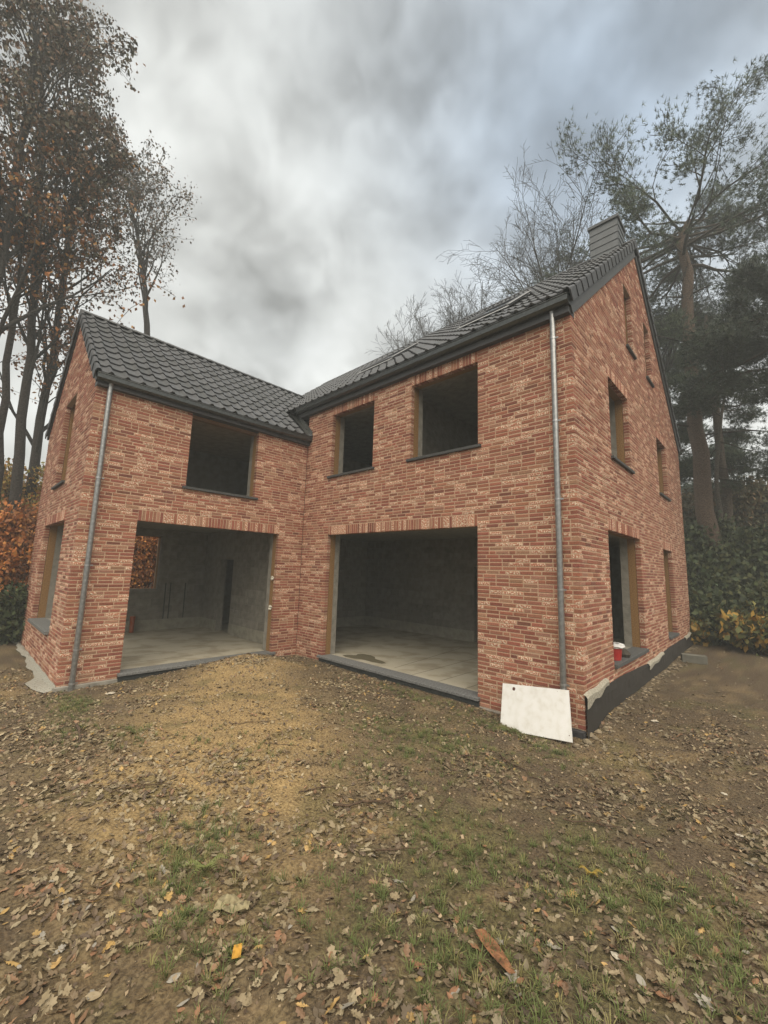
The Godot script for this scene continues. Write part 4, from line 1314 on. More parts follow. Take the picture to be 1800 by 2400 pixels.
	for s in spots:
		for k in int(s[4] * 1.4):
			var x: float = s[0] + rng.randfn(0, s[2] * 0.6); var z: float = s[1] + rng.randfn(0, s[3] * 0.6)
			if house_sdf(x, z) < 0.1: continue
			var sz := rng.randf_range(0.035, 0.09)
			gx.append(Transform3D(Basis(Vector3.UP, rng.randf() * TAU).scaled(Vector3(sz, sz * rng.randf_range(0.6, 1.1), sz)), Vector3(x, ground_y(x, z) - 0.003, z)))
			var q := rng.randf_range(0.7, 1.25)
			gc.append(Color(0.10 * q, 0.125 * q, 0.035 * q) if rng.randf() < 0.7 else Color(0.18 * q, 0.165 * q, 0.06 * q))
	tag(multi("grass", gm.mesh(M.grass), gx, gc, self), "thin green grass and moss tufts growing through the soil", "grass", "", "stuff")
	# sticks
	for s in [[780, 1893, 960, 1862, 0.011], [700, 1862, 790, 1845, 0.007], [1170, 1770, 1245, 1815, 0.009], [1080, 1776, 1130, 1778, 0.009], [1400, 1828, 1420, 1880, 0.006], [178, 1705, 183, 1748, 0.018], [1240, 1825, 1320, 1870, 0.006], [880, 2000, 1010, 1985, 0.006], [1020, 1905, 1060, 1865, 0.007], [540, 1700, 660, 1690, 0.005], [1320, 1925, 1460, 1945, 0.007], [255, 1865, 410, 1845, 0.005], [1290, 2020, 1350, 2052, 0.009], [620, 1745, 700, 1752, 0.004], [1090, 1980, 1000, 2030, 0.005]]:
		var a := on_ground(s[0], s[1]); var b := on_ground(s[2], s[3])
		var pts := []; var rad := []
		var side := (b - a).cross(Vector3.UP) * rng.randf_range(-0.12, 0.12)
		for k in 7:
			var t := k / 6.0
			var p := a.lerp(b, t) + side * sin(t * PI) + side * 0.25 * sin(t * 9.0)
			p.y = ground_y(p.x, p.z) + 0.014 + s[4]
			pts.append(p - a); rad.append(s[4] * (1.0 - 0.5 * t))
		var mb := MB.new()
		mb.tube(pts, rad, 7, Color(0.15, 0.095, 0.055), true)
		if s[4] > 0.006:
			var q: Vector3 = pts[3]
			mb.tube([q, q + (b - a) * 0.14 + side * 0.8, q + (b - a) * 0.22 + side * 1.2 - Vector3(0, 0.01, 0)], [s[4] * 0.5, s[4] * 0.4, s[4] * 0.2], 6, Color(0.15, 0.095, 0.055))
		single("stick", mb.mesh(M.bark), "thin brown stick lying on the leaf strewn soil", "stick", a, "sticks on the ground")
	# odd things in the litter
	var cp := on_ground(555, 2245)
	var card := MB.new()
	for k in 3:
		var y0 := 0.004 * sin(k * 1.3); var y1 := 0.004 * sin((k + 1) * 1.3)
		card.quad(Vector3(-0.021, y0, -0.028 + 0.019 * k), Vector3(-0.021, y1, -0.009 + 0.019 * k), Vector3(0.021, y1 + 0.003, -0.009 + 0.019 * k), Vector3(0.021, y0 + 0.003, -0.028 + 0.019 * k), Color(0.62, 0.34, 0.05))
	var co := single("paper_scrap", card.mesh(M.felt), "small rectangular scrap of orange yellow paper among the leaves", "paper", cp + Vector3(0, 0.03, 0))
	co.rotation = Vector3(0.25, 0.9, 0.1)
	var rg := on_ground(545, 2130)
	var rag := MB.new()
	var g := 7
	var grid := []
	for a in g:
		for b in g:
			var u := (a / (g - 1.0) - 0.5); var v := (b / (g - 1.0) - 0.5)
			grid.append(Vector3(u * 0.18, 0.022 + 0.012 * sin(u * 9.0 + v * 7.0) + 0.006 * sin(v * 17.0), v * 0.09 * (1.2 - u)))
	for a in g - 1:
		for b in g - 1: rag.quad(grid[a * g + b], grid[a * g + b + 1], grid[(a + 1) * g + b + 1], grid[(a + 1) * g + b], Color(0.36, 0.31, 0.19))
	var rgo := single("dry_husk", rag.mesh(M.felt), "crumpled pale sheet of dry bark among the leaves", "bark", rg)
	rgo.rotation.y = 0.6
	var bp := on_ground(1160, 2240)
	var bark := MB.new()
	for k in 8:
		var t0 := k / 8.0; var t1 := (k + 1) / 8.0
		var w0 := 0.034 * (0.7 + 0.5 * sin(t0 * 3.0 + 0.4)); var w1 := 0.034 * (0.7 + 0.5 * sin(t1 * 3.0 + 0.4))
		bark.quad(Vector3(-0.13 + 0.26 * t0, 0.02, -w0), Vector3(-0.13 + 0.26 * t0, 0.032, w0), Vector3(-0.13 + 0.26 * t1, 0.03, w1), Vector3(-0.13 + 0.26 * t1, 0.02, -w1), Color(0.36, 0.165, 0.075))
	var bko := single("bark_piece", bark.mesh(M.bark), "long orange brown flake of bark on the soil", "bark", bp)
	bko.rotation.y = -0.4
	fern(on_ground(480, 2045), 0.13, 0.3, 4, Color(0.15, 0.17, 0.05), "small yellowish green fern frond among the fallen leaves")
	fern(on_ground(1385, 2058), 0.075, 1.0, 4, Color(0.33, 0.23, 0.04), "small yellow fern sprig growing in the mossy soil")

func fern(p: Vector3, l: float, turn: float, fronds: int, col: Color, label: String) -> void:
	var mb := MB.new()
	for f in fronds:
		var a := turn + f * 0.9 - 1.2
		var d := Vector3(cos(a), 0, sin(a)); var s := Vector3(-sin(a), 0, cos(a))
		for k in 10:
			var t := k / 10.0
			var q := d * l * t + Vector3(0, 0.03 + l * 0.45 * sin(t * 2.4), 0)
			var w := l * 0.32 * sin(PI * clampf(t * 0.9 + 0.1, 0, 1))
			for e in [1.0, -1.0]:
				var tip: Vector3 = q + s * w * e + d * l * 0.08
				if e > 0: mb.tri(q, tip, q + d * l * 0.07, col)
				else: mb.tri(q + d * l * 0.07, tip, q, col)
		mb.tube([Vector3.ZERO, d * l * 0.5 + Vector3(0, 0.03 + l * 0.42, 0), d * l + Vector3(0, 0.03 + l * 0.3, 0)], [0.003, 0.002, 0.001], 4, col * 0.8)
	single("fern", mb.mesh(M.grass), label, "fern", p)

# ------------------------------------------------------------------ trees
func branch(mb: MB, p: Vector3, dir: Vector3, l: float, r: float, lvl: int, o: Dictionary, tips: Array) -> void:
	var n: int = 5 if lvl == 0 else (4 if lvl == 1 else 3)
	var pts := [p]; var rad := [r]
	var d := dir
	for k in n:
		d = (d + Vector3(rng.randfn(0, 1), rng.randfn(0, 1), rng.randfn(0, 1)) * o.wiggle + Vector3.UP * o.rise[lvl]).normalized()
		p += d * l / n
		pts.append(p); rad.append(maxf(r * (1.0 - 0.8 * (k + 1) / n), o.thin))
	mb.tube(pts, rad, 6 if lvl == 0 else (4 if lvl == 1 else 3), o.wood)
	if lvl >= o.kids.size():
		for k in range(1, n + 1): tips.append([pts[k], d])
		return
	var kids: int = o.kids[lvl]
	for k in kids:
		var t := clampf((k + rng.randf()) / kids * (1.0 - o.bare) + o.bare, 0.0, 0.999)
		var f := t * n; var s := int(f)
		var q: Vector3 = (pts[s] as Vector3).lerp(pts[s + 1], f - s)
		var along: Vector3 = (pts[s + 1] - pts[s]).normalized()
		var side := along.cross(Vector3(rng.randfn(0, 1), rng.randfn(0, 1) * 0.6, rng.randfn(0, 1))).normalized()
		var cd: Vector3 = (along * cos(o.spread) + side * sin(o.spread)).normalized()
		branch(mb, q, cd, l * o.shrink * (1.15 - 0.5 * t) * rng.randf_range(0.75, 1.2), maxf(r * 0.5 * (1.0 - 0.55 * t), o.thin), lvl + 1, o, tips)
	if lvl + 1 >= o.kids.size(): tips.append([p, d])

# pts: the trunk's centre line from the ground up
func tree(called: String, label: String, group: String, pts: Array, r0: float, r1: float, o: Dictionary, sd: int) -> Node3D:
	rng.seed = sd
	var t := thing(called, label, "tree", pts[0], group)
	var mb := MB.new()
	var fine := []; var rad := []
	for k in pts.size() - 1:
		for q in 3:
			var f := (k + q / 3.0) / (pts.size() - 1)
			fine.append((pts[k] as Vector3).lerp(pts[k + 1], q / 3.0) - pts[0] + Vector3(rng.randfn(0, 0.03), 0, rng.randfn(0, 0.03)) * (0.0 if k + q == 0 else 1.0))
			rad.append(lerpf(r0, r1, pow(f, 0.8)) * (1.25 if k + q == 0 else 1.0))
	fine.append(pts[-1] - pts[0]); rad.append(r1 * 0.7)
	fine[0].y -= 0.4
	mb.tube(fine, rad, 12, o.trunk)
	var tips := []
	for k in o.limbs:
		var f: float = o.from + (1.0 - o.from) * (k + rng.randf()) / o.limbs
		var s := clampf(f, 0, 0.995) * (fine.size() - 1); var i0 := int(s)
		var q: Vector3 = (fine[i0] as Vector3).lerp(fine[i0 + 1], s - i0)
		var a: float = k * 2.4 + rng.randfn(0, 0.4)
		var dir := Vector3(cos(a), 0, sin(a))
		if o.has("lean"): dir = (dir + o.lean).normalized()
		var h: float = (f - o.from) / (1.0 - o.from)
		dir = (dir * cos(o.angle) + Vector3.UP * sin(o.angle) * lerpf(o.get("low", 1.0), o.get("high", 1.4), h)).normalized()
		var shape: float = o.shape.sample_baked(h) if o.has("shape") else (1.0 - 0.55 * h)
		branch(mb, q, dir, o.reach * shape * rng.randf_range(0.75, 1.15), maxf(lerpf(r0, r1, f) * 0.42, 0.03), 0, o, tips)
	if o.has("stubs"):
		for k in o.stubs:
			var s := rng.randf_range(0.3, o.from + 0.1) * (fine.size() - 1); var i0 := int(s)
			var q: Vector3 = fine[i0]
			var a := rng.randf() * TAU
			var dir := Vector3(cos(a), rng.randf_range(-0.3, 0.2), sin(a))
			var l := rng.randf_range(0.6, 2.0)
			mb.tube([q, q + dir * l * 0.5, q + dir * l + Vector3(0, rng.randf_range(-0.3, 0.4), 0)], [0.05, 0.035, 0.012], 5, o.wood)
	part("trunk", mb.mesh(M.bark), t)
	if o.leaves > 0:
		var xf := []; var cl := []
		for e in tips:
			for k in o.leaves:
				if rng.randf() > o.get("cover", 1.0): continue
				var p: Vector3 = e[0] + Vector3(rng.randfn(0, 1), rng.randfn(0, 1) * o.get("flat", 0.8), rng.randfn(0, 1)) * o.cloud
				var b := Basis.from_euler(Vector3(rng.randf() * TAU, rng.randf() * TAU, rng.randf() * TAU))
				if o.get("needles", false):
					var y: Vector3 = (e[1] as Vector3 + Vector3(rng.randfn(0, 0.5), rng.randf_range(0, 0.7), rng.randfn(0, 0.5))).normalized()
					var x := y.cross(Vector3(0.3, 0.1, 0.9)).normalized()
					b = Basis(x, y, x.cross(y))
				var s: float = o.size * rng.randf_range(0.65, 1.25)
				xf.append(Transform3D(b.scaled(Vector3.ONE * s), p))
				var w := rng.randf()
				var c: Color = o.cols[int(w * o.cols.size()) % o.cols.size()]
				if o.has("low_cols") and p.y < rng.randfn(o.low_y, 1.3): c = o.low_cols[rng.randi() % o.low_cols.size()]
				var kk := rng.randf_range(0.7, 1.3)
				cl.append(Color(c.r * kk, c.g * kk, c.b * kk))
		var cm := MB.new()
		if o.get("needles", false): needle_crown(cm, xf, cl)
		else: leaf_crown(cm, xf, cl)
		part("crown", cm.mesh(M.needle if o.get("needles", false) else M.leaf), t)
	return t

func leaf_crown(m: MB, xf: Array, cl: Array) -> void:      # a folded leaf each
	for k in xf.size():
		var t: Transform3D = xf[k]
		var x := t.basis.x * 0.32; var y := t.basis.y; var z := t.basis.z * 0.5
		var s := m.v.size()
		m.v.append(t.origin - z); m.v.append(t.origin - x + y * 0.1); m.v.append(t.origin + z); m.v.append(t.origin + x + y * 0.1)
		var nn := -y.normalized()
		for q in 4:
			m.n.append(nn); m.c.append(cl[k])
		m.i.append(s); m.i.append(s + 1); m.i.append(s + 2); m.i.append(s); m.i.append(s + 2); m.i.append(s + 3)

func needle_crown(m: MB, xf: Array, cl: Array) -> void:    # a spray of flat needles each
	var dirs := []
	for k in 9:
		var a := k * 2.399; var u := 0.1 + 0.9 * fmod(k * 0.618, 1.0)
		var d := Vector3(cos(a) * sqrt(1.0 - u * u), u, sin(a) * sqrt(1.0 - u * u))
		dirs.append([Vector3(0, 0.3 * fmod(k * 0.37, 1.0), 0), d, d.cross(Vector3(0.2, 0.9, 0.4)).normalized() * 0.05])
	for k in xf.size():
		var t: Transform3D = xf[k]
		for e in dirs:
			var b: Vector3 = t * e[0]; var d: Vector3 = t.basis * e[1] * 0.8; var w: Vector3 = t.basis * e[2]
			var s := m.v.size()
			m.v.append(b - w); m.v.append(b + w); m.v.append(b + d)
			var nn := d.cross(w).normalized()
			for q in 3:
				m.n.append(nn); m.c.append(cl[k])
			m.i.append(s); m.i.append(s + 1); m.i.append(s + 2)

func curve(vals: Array) -> Curve:
	var c := Curve.new()
	c.max_value = 2.0
	for v in vals: c.add_point(v)
	c.bake()
	return c

func gp(x: float, z: float) -> Vector3: return Vector3(x, ground_y(x, z), z)

func build_trees() -> void:
	var beech_w := Color(0.072, 0.062, 0.054)
	var dark := [Color(0.075, 0.058, 0.032), Color(0.10, 0.060, 0.028), Color(0.135, 0.066, 0.028), Color(0.07, 0.066, 0.034)]
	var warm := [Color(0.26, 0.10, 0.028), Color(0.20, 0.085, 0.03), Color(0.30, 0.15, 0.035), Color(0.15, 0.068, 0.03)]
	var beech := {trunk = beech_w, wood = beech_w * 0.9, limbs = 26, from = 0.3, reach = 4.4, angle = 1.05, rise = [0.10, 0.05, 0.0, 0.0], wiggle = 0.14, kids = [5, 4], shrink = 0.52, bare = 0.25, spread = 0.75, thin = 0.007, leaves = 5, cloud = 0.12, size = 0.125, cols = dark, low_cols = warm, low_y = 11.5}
	var o: Dictionary
	# left: brown beeches beyond the wing
	var lean := [
		[[45, 1420, 19.0], [60, 1260, 18.6], [82, 1060, 18.4], [125, 843, 18.2], [165, 520, 18.0], [180, 330, 18.0], [150, 140, 18.0]],
		[[20, 1400, 16.5], [35, 1150, 16.5], [62, 900, 16.5], [78, 700, 16.5], [95, 430, 16.3], [100, 200, 16.0], [80, 10, 16.0]],
		[[-30, 1380, 15.0], [-5, 1100, 15.0], [12, 850, 15.0], [60, 640, 14.8], [150, 500, 14.5], [240, 380, 14.2]],
		[[-90, 1400, 14.0], [-60, 1000, 14.0], [-20, 700, 14.0], [25, 480, 14.0], [70, 250, 14.0], [90, 60, 14.0]],
	]
	var lab := ["tall grey beech with brown leaves standing behind the wing gable", "slender beech with rust brown leaves left of the wing gable", "leaning beech trunk with brown leaves reaching towards the wing roof", "large dark beech with brown leaves at the edge of the wood"]
	for k in lean.size():
		var pts := []
		for q in lean[k]: pts.append(far(q[0], q[1], q[2]))
		var g := gp(pts[0].x, pts[0].z); pts[0] = g
		o = beech.duplicate()
		if k == 2: o.merge({limbs = 18, reach = 3.4, from = 0.45}, true)
		if k == 3: o.merge({limbs = 26, reach = 4.6, from = 0.25}, true)
		tree("beech_tree", lab[k], "beeches left of the house", pts, [0.21, 0.17, 0.12, 0.20][k], 0.04, o, 100 + k)
	# the thinner tree over the wing's ridge
	var p3 := []
	for q in [[352, 1200, 21.0], [350, 900, 21.0], [345, 760, 21.0], [335, 640, 21.0], [320, 540, 21.0], [300, 450, 21.0]]: p3.append(far(q[0], q[1], q[2]))
	p3[0] = gp(p3[0].x, p3[0].z)
	o = beech.duplicate()
	o.merge({limbs = 20, reach = 4.6, from = 0.42, angle = 1.15, leaves = 4, size = 0.13, cloud = 0.14, cover = 0.75, low_y = 0.0, rise = [0.2, 0.12, 0.05]}, true)
	tree("beech_tree", "sparse multi stemmed beech rising behind the ridge of the wing", "beeches left of the house", p3, 0.2, 0.04, o, 120)
	# low autumn shrubs on the left and behind the wing's kitchen window
	var shrub := {trunk = Color(0.08, 0.06, 0.045), wood = Color(0.09, 0.065, 0.045), limbs = 18, from = 0.06, reach = 1.7, angle = 0.75, rise = [0.06, 0.04, 0.0], wiggle = 0.2, kids = [5, 3], shrink = 0.55, bare = 0.15, spread = 0.8, thin = 0.005, leaves = 7, cloud = 0.17, size = 0.12, cols = warm}
	var yellow := [Color(0.33, 0.22, 0.035), Color(0.26, 0.17, 0.03), Color(0.22, 0.2, 0.05), Color(0.30, 0.15, 0.03)]
	var orange := [Color(0.40, 0.14, 0.035), Color(0.30, 0.11, 0.03), Color(0.45, 0.20, 0.05), Color(0.20, 0.08, 0.03)]
	var green := [Color(0.05, 0.07, 0.025), Color(0.07, 0.085, 0.03), Color(0.04, 0.055, 0.022)]
	var sh := [
		[-30, 1400, 14.5, 3.2, orange, "orange leaved shrub under the beeches"], [40, 1440, 16.5, 3.6, orange, "rust orange beech shrub beside the wing gable"],
		[5, 1250, 19.0, 5.2, yellow, "tall golden young beech behind the rust orange shrub"], [10, 1500, 13.8, 1.3, green, "low dark green bush at the foot of the beeches"],
		[300, 1400, 20.0, 3.9, orange, "bright orange beech hedge bush outside the kitchen window"], [345, 1400, 19.0, 3.6, orange, "coppery beech hedge bush outside the kitchen window"], [395, 1400, 21.0, 3.9, orange, "brownish orange hedge bush behind the wing"],
		[75, 1300, 22.0, 5.6, orange, "tall copper young beech deep in the wood"]]
	for k in sh.size():
		var q: Array = sh[k]
		var f := far(q[0], q[1], q[2]); var g := gp(f.x, f.z)
		o = shrub.duplicate()
		o.cols = q[4]; o.reach = q[3] * 0.5; o.limbs = 22 if q[3] > 3 else 14
		tree("shrub", q[5], "autumn shrubs left of the house", [g, g + Vector3(0.05, q[3] * 0.35, 0.1), g + Vector3(0.1, q[3] * 0.75, 0)], 0.05 + 0.01 * q[3], 0.015, o, 140 + k).set_meta("category", "shrub")
	# behind the house: bare trees
	var bare := {trunk = Color(0.07, 0.06, 0.052), wood = Color(0.062, 0.052, 0.046), limbs = 16, from = 0.3, reach = 6.4, angle = 1.0, rise = [0.11, 0.05, 0.03, 0.02], wiggle = 0.15, kids = [7, 6, 4], shrink = 0.50, bare = 0.2, spread = 0.66, thin = 0.0065, leaves = 0}
	var bt := [[1275, 470, 20.5, 7.6, 3, "large bare oak with spreading branches behind the main roof"], [1100, 640, 22.0, 6.0, 3, "bare tree with twisting branches behind the skylight"], [985, 700, 24.0, 5.5, 3, "small bare tree top showing over the middle of the main roof"], [1520, 640, 21.0, 4.4, 2, "bare tree between the gable roof edge and the pine"], [1395, 570, 23.0, 4.2, 2, "thin bare tree behind the chimney"]]
	for k in bt.size():
		var q: Array = bt[k]
		var f := far(q[0], q[1], q[2]); var g := gp(f.x, f.z)
		o = bare.duplicate()
		o.reach = q[3]
		if q[4] == 2: o.merge({kids = [6, 5], limbs = 15}, true)
		var h: float = f.y - g.y
		o.from = 0.6
		tree("bare_tree", q[5], "bare trees behind the house", [g, g + Vector3(0.2, h * 0.3, 0), g + Vector3(-0.1, h * 0.55, 0.2), g + Vector3(0.25, h * 0.62, 0), g + Vector3(0.1, h * 0.68, 0.2)], 0.22, 0.09, o, 160 + k)
	# right: pines
	var pine_w := Color(0.20, 0.135, 0.095)
	var gr := [Color(0.040, 0.066, 0.034), Color(0.052, 0.080, 0.038), Color(0.032, 0.054, 0.032), Color(0.068, 0.092, 0.042)]
	var pine := {trunk = pine_w, wood = Color(0.085, 0.065, 0.05), limbs = 30, from = 0.60, reach = 5.9, angle = 0.24, low = -0.4, high = 0.9, rise = [0.0, 0.02, 0.03], wiggle = 0.17, kids = [6, 4], shrink = 0.46, bare = 0.35, spread = 0.8, thin = 0.010, leaves = 9, cloud = 0.22, flat = 0.6, size = 0.19, cols = gr, needles = true, lean = Vector3(-0.35, 0, -0.5), stubs = 7, shape = curve([Vector2(0, 0.55), Vector2(0.3, 1.0), Vector2(0.75, 0.85), Vector2(1, 0.4)])}
	var pp := []
	for q in [[1676, 1345, 20.0], [1655, 1200, 20.0], [1632, 1000, 20.0], [1618, 800, 20.0], [1610, 640, 20.0], [1596, 570, 20.0], [1600, 545, 20.0], [1615, 515, 20.0]]: pp.append(far(q[0], q[1], q[2]))
	pp[0] = gp(pp[0].x, pp[0].z)
	tree("pine_tree", "tall pine with a bare pinkish trunk and high spreading crown beside the gable", "pines right of the house", pp, 0.36, 0.10, pine, 201)
	var pq := []
	for q in [[1722, 1350, 21.5], [1700, 1150, 21.5], [1676, 950, 21.5], [1662, 820, 21.5], [1655, 740, 21.5]]: pq.append(far(q[0], q[1], q[2]))
	pq[0] = gp(pq[0].x, pq[0].z)
	o = pine.duplicate(); o.merge({limbs = 16, from = 0.62, reach = 2.6, trunk = Color(0.16, 0.12, 0.09)}, true)
	tree("pine_tree", "slender leaning pine with a low crown beside the tall pinkish pine", "pines right of the house", pq, 0.22, 0.07, o, 202)
	var pr := []
	for q in [[1702, 1348, 21.0], [1690, 1240, 21.0], [1678, 1120, 21.0], [1690, 1000, 21.0], [1700, 900, 21.0]]: pr.append(far(q[0], q[1], q[2]))
	pr[0] = gp(pr[0].x, pr[0].z)
	o = pine.duplicate(); o.merge({limbs = 12, from = 0.55, reach = 2.6, stubs = 2, trunk = Color(0.18, 0.15, 0.12)}, true)
	tree("pine_tree", "thin pale young pine squeezed between the two pine trunks", "pines right of the house", pr, 0.12, 0.04, o, 203)
	# the dense dark conifer at the right
	var dk := []
	for q in [[1920, 1300, 16.5], [1905, 1050, 16.5], [1892, 930, 16.5], [1884, 850, 16.5], [1880, 740, 16.5], [1880, 640, 16.5]]: dk.append(far(q[0], q[1], q[2]))
	dk[0] = gp(dk[0].x, dk[0].z)
	o = pine.duplicate(); o.merge({trunk = Color(0.06, 0.05, 0.045), limbs = 26, from = 0.54, reach = 3.4, high = 0.5, kids = [6, 4], leaves = 7, cloud = 0.24, size = 0.22, angle = 0.25, low = -0.8, cols = [Color(0.028, 0.042, 0.028), Color(0.036, 0.050, 0.03), Color(0.024, 0.036, 0.027)], stubs = 0, lean = Vector3(0.25, 0, -0.2), shape = curve([Vector2(0, 0.45), Vector2(0.35, 0.95), Vector2(0.7, 0.8), Vector2(1, 0.35)])}, true)
	tree("pine_tree", "dense dark conifer with drooping boughs at the edge of the yard", "pines right of the house", dk, 0.3, 0.06, o, 204)
	# further wood on the right: smaller pines and brownish oaks, one by one
	var back := [[1625, 1010, 27, 0, "pine"], [1745, 1200, 28, 1, "oak"], [1600, 1240, 30, 1, "oak"], [1690, 1230, 33, 1, "oak"], [1780, 1230, 25, 1, "oak"], [1560, 1130, 36, 0, "pine"], [1840, 1190, 27, 1, "oak"], [1640, 1250, 26, 1, "oak"], [1725, 1260, 24, 1, "oak"]]
	var bl := ["distant pine top beside the rear corner of the gable", "brownish oak crown behind the leaning pine", "low brown oak behind the foot of the gable", "dense russet oak deep between the pine trunks", "dark brown oak under the dense conifer", "faint far pine behind the gable edge", "olive brown oak at the far right of the wood", "small rusty oak behind the tall pine trunk", "bushy brown oak behind the two leaning pines"]
	var oakc := [Color(0.10, 0.085, 0.036), Color(0.125, 0.092, 0.038), Color(0.075, 0.075, 0.035), Color(0.15, 0.095, 0.04)]
	for k in back.size():
		var q: Array = back[k]
		var f := far(q[0], q[1], q[2]); var g := gp(f.x, f.z)
		var h: float = maxf(f.y - g.y, 3.0)
		if q[3] == 0:
			o = pine.duplicate(); o.merge({limbs = 12, from = 0.5, reach = 2.4, stubs = 0}, true)
		else:
			o = beech.duplicate(); o.merge({limbs = 14, from = 0.12, reach = 2.2, leaves = 4, cloud = 0.3, size = 0.2, cols = oakc, low = 0.6, high = 1.0, low_y = -5.0, angle = 0.6, trunk = Color(0.09, 0.075, 0.06)}, true)
		tree("pine_tree" if q[3] == 0 else "oak_tree", bl[k], "trees deep in the wood on the right", [g, g + Vector3(0.2, h * 0.4, 0), g + Vector3(0, h * 0.75, 0.2), g + Vector3(0.1, h, 0)], 0.16, 0.04, o, 220 + k)
	# evergreen bushes along the foot of the bank
	var rho := shrub.duplicate()
	rho.merge({cols = [Color(0.045, 0.066, 0.026), Color(0.06, 0.078, 0.03), Color(0.085, 0.092, 0.034), Color(0.035, 0.05, 0.022)], leaves = 7, size = 0.18, cloud = 0.2, limbs = 20}, true)
	var rb := [[1648, 1465, 16.3, 1.4], [1690, 1440, 17.2, 1.8], [1640, 1410, 18.3, 2.0], [1745, 1440, 16.6, 1.3], [1795, 1440, 15.5, 1.5], [1720, 1400, 19.0, 2.0], [1775, 1390, 19.5, 2.2], [1660, 1370, 21.0, 2.2], [1605, 1400, 20.0, 2.4], [1850, 1430, 16.0, 2.0]]
	var rl := ["glossy green bush against the rear corner of the house", "broad green rhododendron bush behind the trodden path", "tall dark bush at the foot of the tall pine", "low green bush beside the yellow leaved plant", "dark evergreen bush under the dense conifer", "round evergreen bush at the foot of the leaning pine", "spreading evergreen bush high on the bank", "deep green bush right behind the tall pine trunk", "evergreen bush hidden beyond the gable corner", "evergreen bush at the right end of the bank"]
	for k in rb.size():
		var q: Array = rb[k]
		var f := far(q[0], q[1], q[2]); var g := gp(f.x, f.z)
		o = rho.duplicate(); o.reach = q[3] * 0.62
		tree("evergreen_bush", rl[k], "evergreen bushes on the bank", [g, g + Vector3(0.05, q[3] * 0.25, 0.1), g + Vector3(0.1, q[3] * 0.6, 0)], 0.05, 0.015, o, 240 + k).set_meta("category", "bush")
	var yb := far(1762, 1440, 14.8); yb = gp(yb.x, yb.z)
	o = shrub.duplicate()
	o.merge({cols = [Color(0.36, 0.22, 0.04), Color(0.10, 0.11, 0.035), Color(0.16, 0.15, 0.045)], size = 0.2, leaves = 3, limbs = 16, reach = 0.8, cloud = 0.12}, true)
	tree("yellow_bush", "yellow and orange leaved bush beside the trodden path", "", [yb, yb + Vector3(0, 0.3, 0), yb + Vector3(0.05, 0.6, 0.05)], 0.03, 0.01, o, 260).set_meta("category", "bush")
	var yb2 := far(1628, 1478, 15.6); yb2 = gp(yb2.x, yb2.z)
	o.merge({reach = 0.45, limbs = 10}, true)
	tree("yellow_bush", "small yellow leaved sprig at the rear corner of the house", "", [yb2, yb2 + Vector3(0, 0.2, 0), yb2 + Vector3(0.05, 0.45, 0.05)], 0.02, 0.008, o, 261).set_meta("category", "bush")

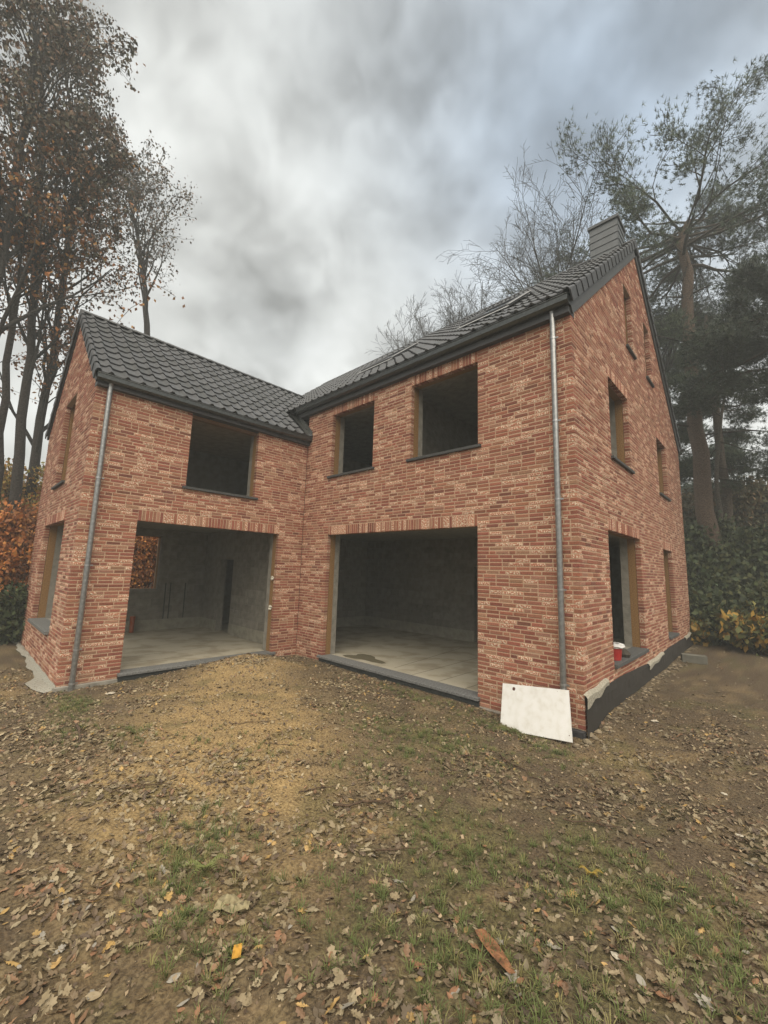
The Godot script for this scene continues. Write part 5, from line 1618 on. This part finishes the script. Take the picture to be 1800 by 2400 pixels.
# ------------------------------------------------------------------ sky
func make_sky() -> ImageTexture:
	var w := 1024; var h := 512
	var f := FastNoiseLite.new(); f.seed = 77; f.frequency = 1.0; f.fractal_octaves = 5; f.fractal_gain = 0.55
	var f2 := FastNoiseLite.new(); f2.seed = 78; f2.frequency = 1.0; f2.fractal_octaves = 4
	# soft lighter (+) and darker (-) banks of cloud: pixel, angular width, amount, blueness
	var banks := []
	for b in [[470, 360, 0.17, 0.16, 0.0], [760, 440, 0.10, 0.12, 0.0], [250, 560, 0.2, 0.03, 0.0], [640, 800, 0.14, -0.15, 0.05], [600, 520, 0.16, -0.10, 0.0], [1350, 330, 0.30, 0.0, 0.30], [1680, 120, 0.40, 0.0, 0.22], [740, 890, 0.14, 0.20, 0.0], [1640, 1080, 0.22, 0.35, -0.05], [60, 1000, 0.3, 0.14, 0.0], [1000, 60, 0.25, -0.06, 0.05], [840, 180, 0.12, -0.08, 0.0]]:
		banks.append([ray(b[0], b[1]).normalized(), 1.0 / (b[2] * b[2]), b[3], b[4]])
	var data := PackedFloat32Array()
	data.resize(w * h * 3)
	var at := 0
	for y in h:
		var el := (0.5 - (y + 0.5) / h) * PI
		for x in w:
			var az := (x + 0.5) / w * TAU       # the panorama's left edge is -z
			var d := Vector3(sin(az) * cos(el), sin(el), -cos(az) * cos(el))
			# cloud sheet: look the noise up on a dome that flattens towards the horizon
			var p := Vector3(d.x, d.y * 1.25, d.z) * 2.0
			var wv := f2.get_noise_3dv(p * 0.9)
			var n := f.get_noise_3dv(p * 1.35 + Vector3(wv, -wv, wv) * 0.8)
			var n2 := f.get_noise_3dv(p * 3.2 + Vector3(7, 3, wv))
			var v := 0.475 + 0.26 * n / (0.75 + 0.5 * absf(n)) + 0.13 * n2
			var blue := 0.0
			for b in banks:
				var q: float = (1.0 - d.dot(b[0])) * 2.0 * b[1]
				if q < 5.0:
					q = exp(-q); v += b[2] * q; blue += b[3] * q
			v = clampf(v, 0.25, 0.9)
			blue = clampf(blue, 0.0, 0.6)
			v *= 0.47
			data[at] = v * (0.98 - 0.45 * blue); data[at + 1] = v * (1.0 - 0.16 * blue); data[at + 2] = v * (0.975 + 0.30 * blue)
			at += 3
	return ImageTexture.create_from_image(Image.create_from_data(w, h, false, Image.FORMAT_RGBF, data.to_byte_array()))

# ------------------------------------------------------------------
func _ready() -> void:
	var cam := Camera3D.new()
	cam.name = "camera"
	cam.position = CAM
	cam.rotation = CAM_ROT
	cam.fov = rad_to_deg(2.0 * atan(1200.0 / FOCAL))
	cam.near = 0.05; cam.far = 400.0
	add_child(cam)
	cam.current = true
	var env := Environment.new()
	env.background_mode = Environment.BG_SKY
	var sky := Sky.new()
	var sm := PanoramaSkyMaterial.new()
	sm.panorama = make_sky()
	sky.sky_material = sm
	env.sky = sky
	env.ambient_light_source = Environment.AMBIENT_SOURCE_SKY
	env.background_energy_multiplier = 1.0
	env.tonemap_mode = Environment.TONE_MAPPER_LINEAR
	env.tonemap_exposure = 3.1
	env.sdfgi_enabled = true; env.ssao_enabled = true; env.ssil_enabled = true
	env.fog_enabled = true
	env.fog_density = 0.0055
	env.fog_light_color = Color(0.80, 0.82, 0.82)
	var we := WorldEnvironment.new()
	we.name = "world_environment"
	we.environment = env
	add_child(we)
	var sun := DirectionalLight3D.new()
	sun.name = "sun"
	sun.light_color = Color(1.0, 0.95, 0.87)
	sun.light_energy = 0.5
	sun.light_angular_distance = 80.0
	sun.shadow_enabled = true
	add_child(sun)
	sun.look_at_from_position(Vector3(0.40, 0.85, 0.35) * 10.0, Vector3.ZERO)
	rng.seed = 7
	noise_a.seed = 3; noise_a.frequency = 0.01; noise_a.fractal_octaves = 4
	noise_b.seed = 4; noise_b.frequency = 0.01; noise_b.fractal_octaves = 3
	make_materials()
	M.wet = mat(null, 0.25)
	build_ground()
	rng.seed = 8
	build_house()
	rng.seed = 9
	build_things()
	build_trees()
	rng.seed = 10
	build_litter()
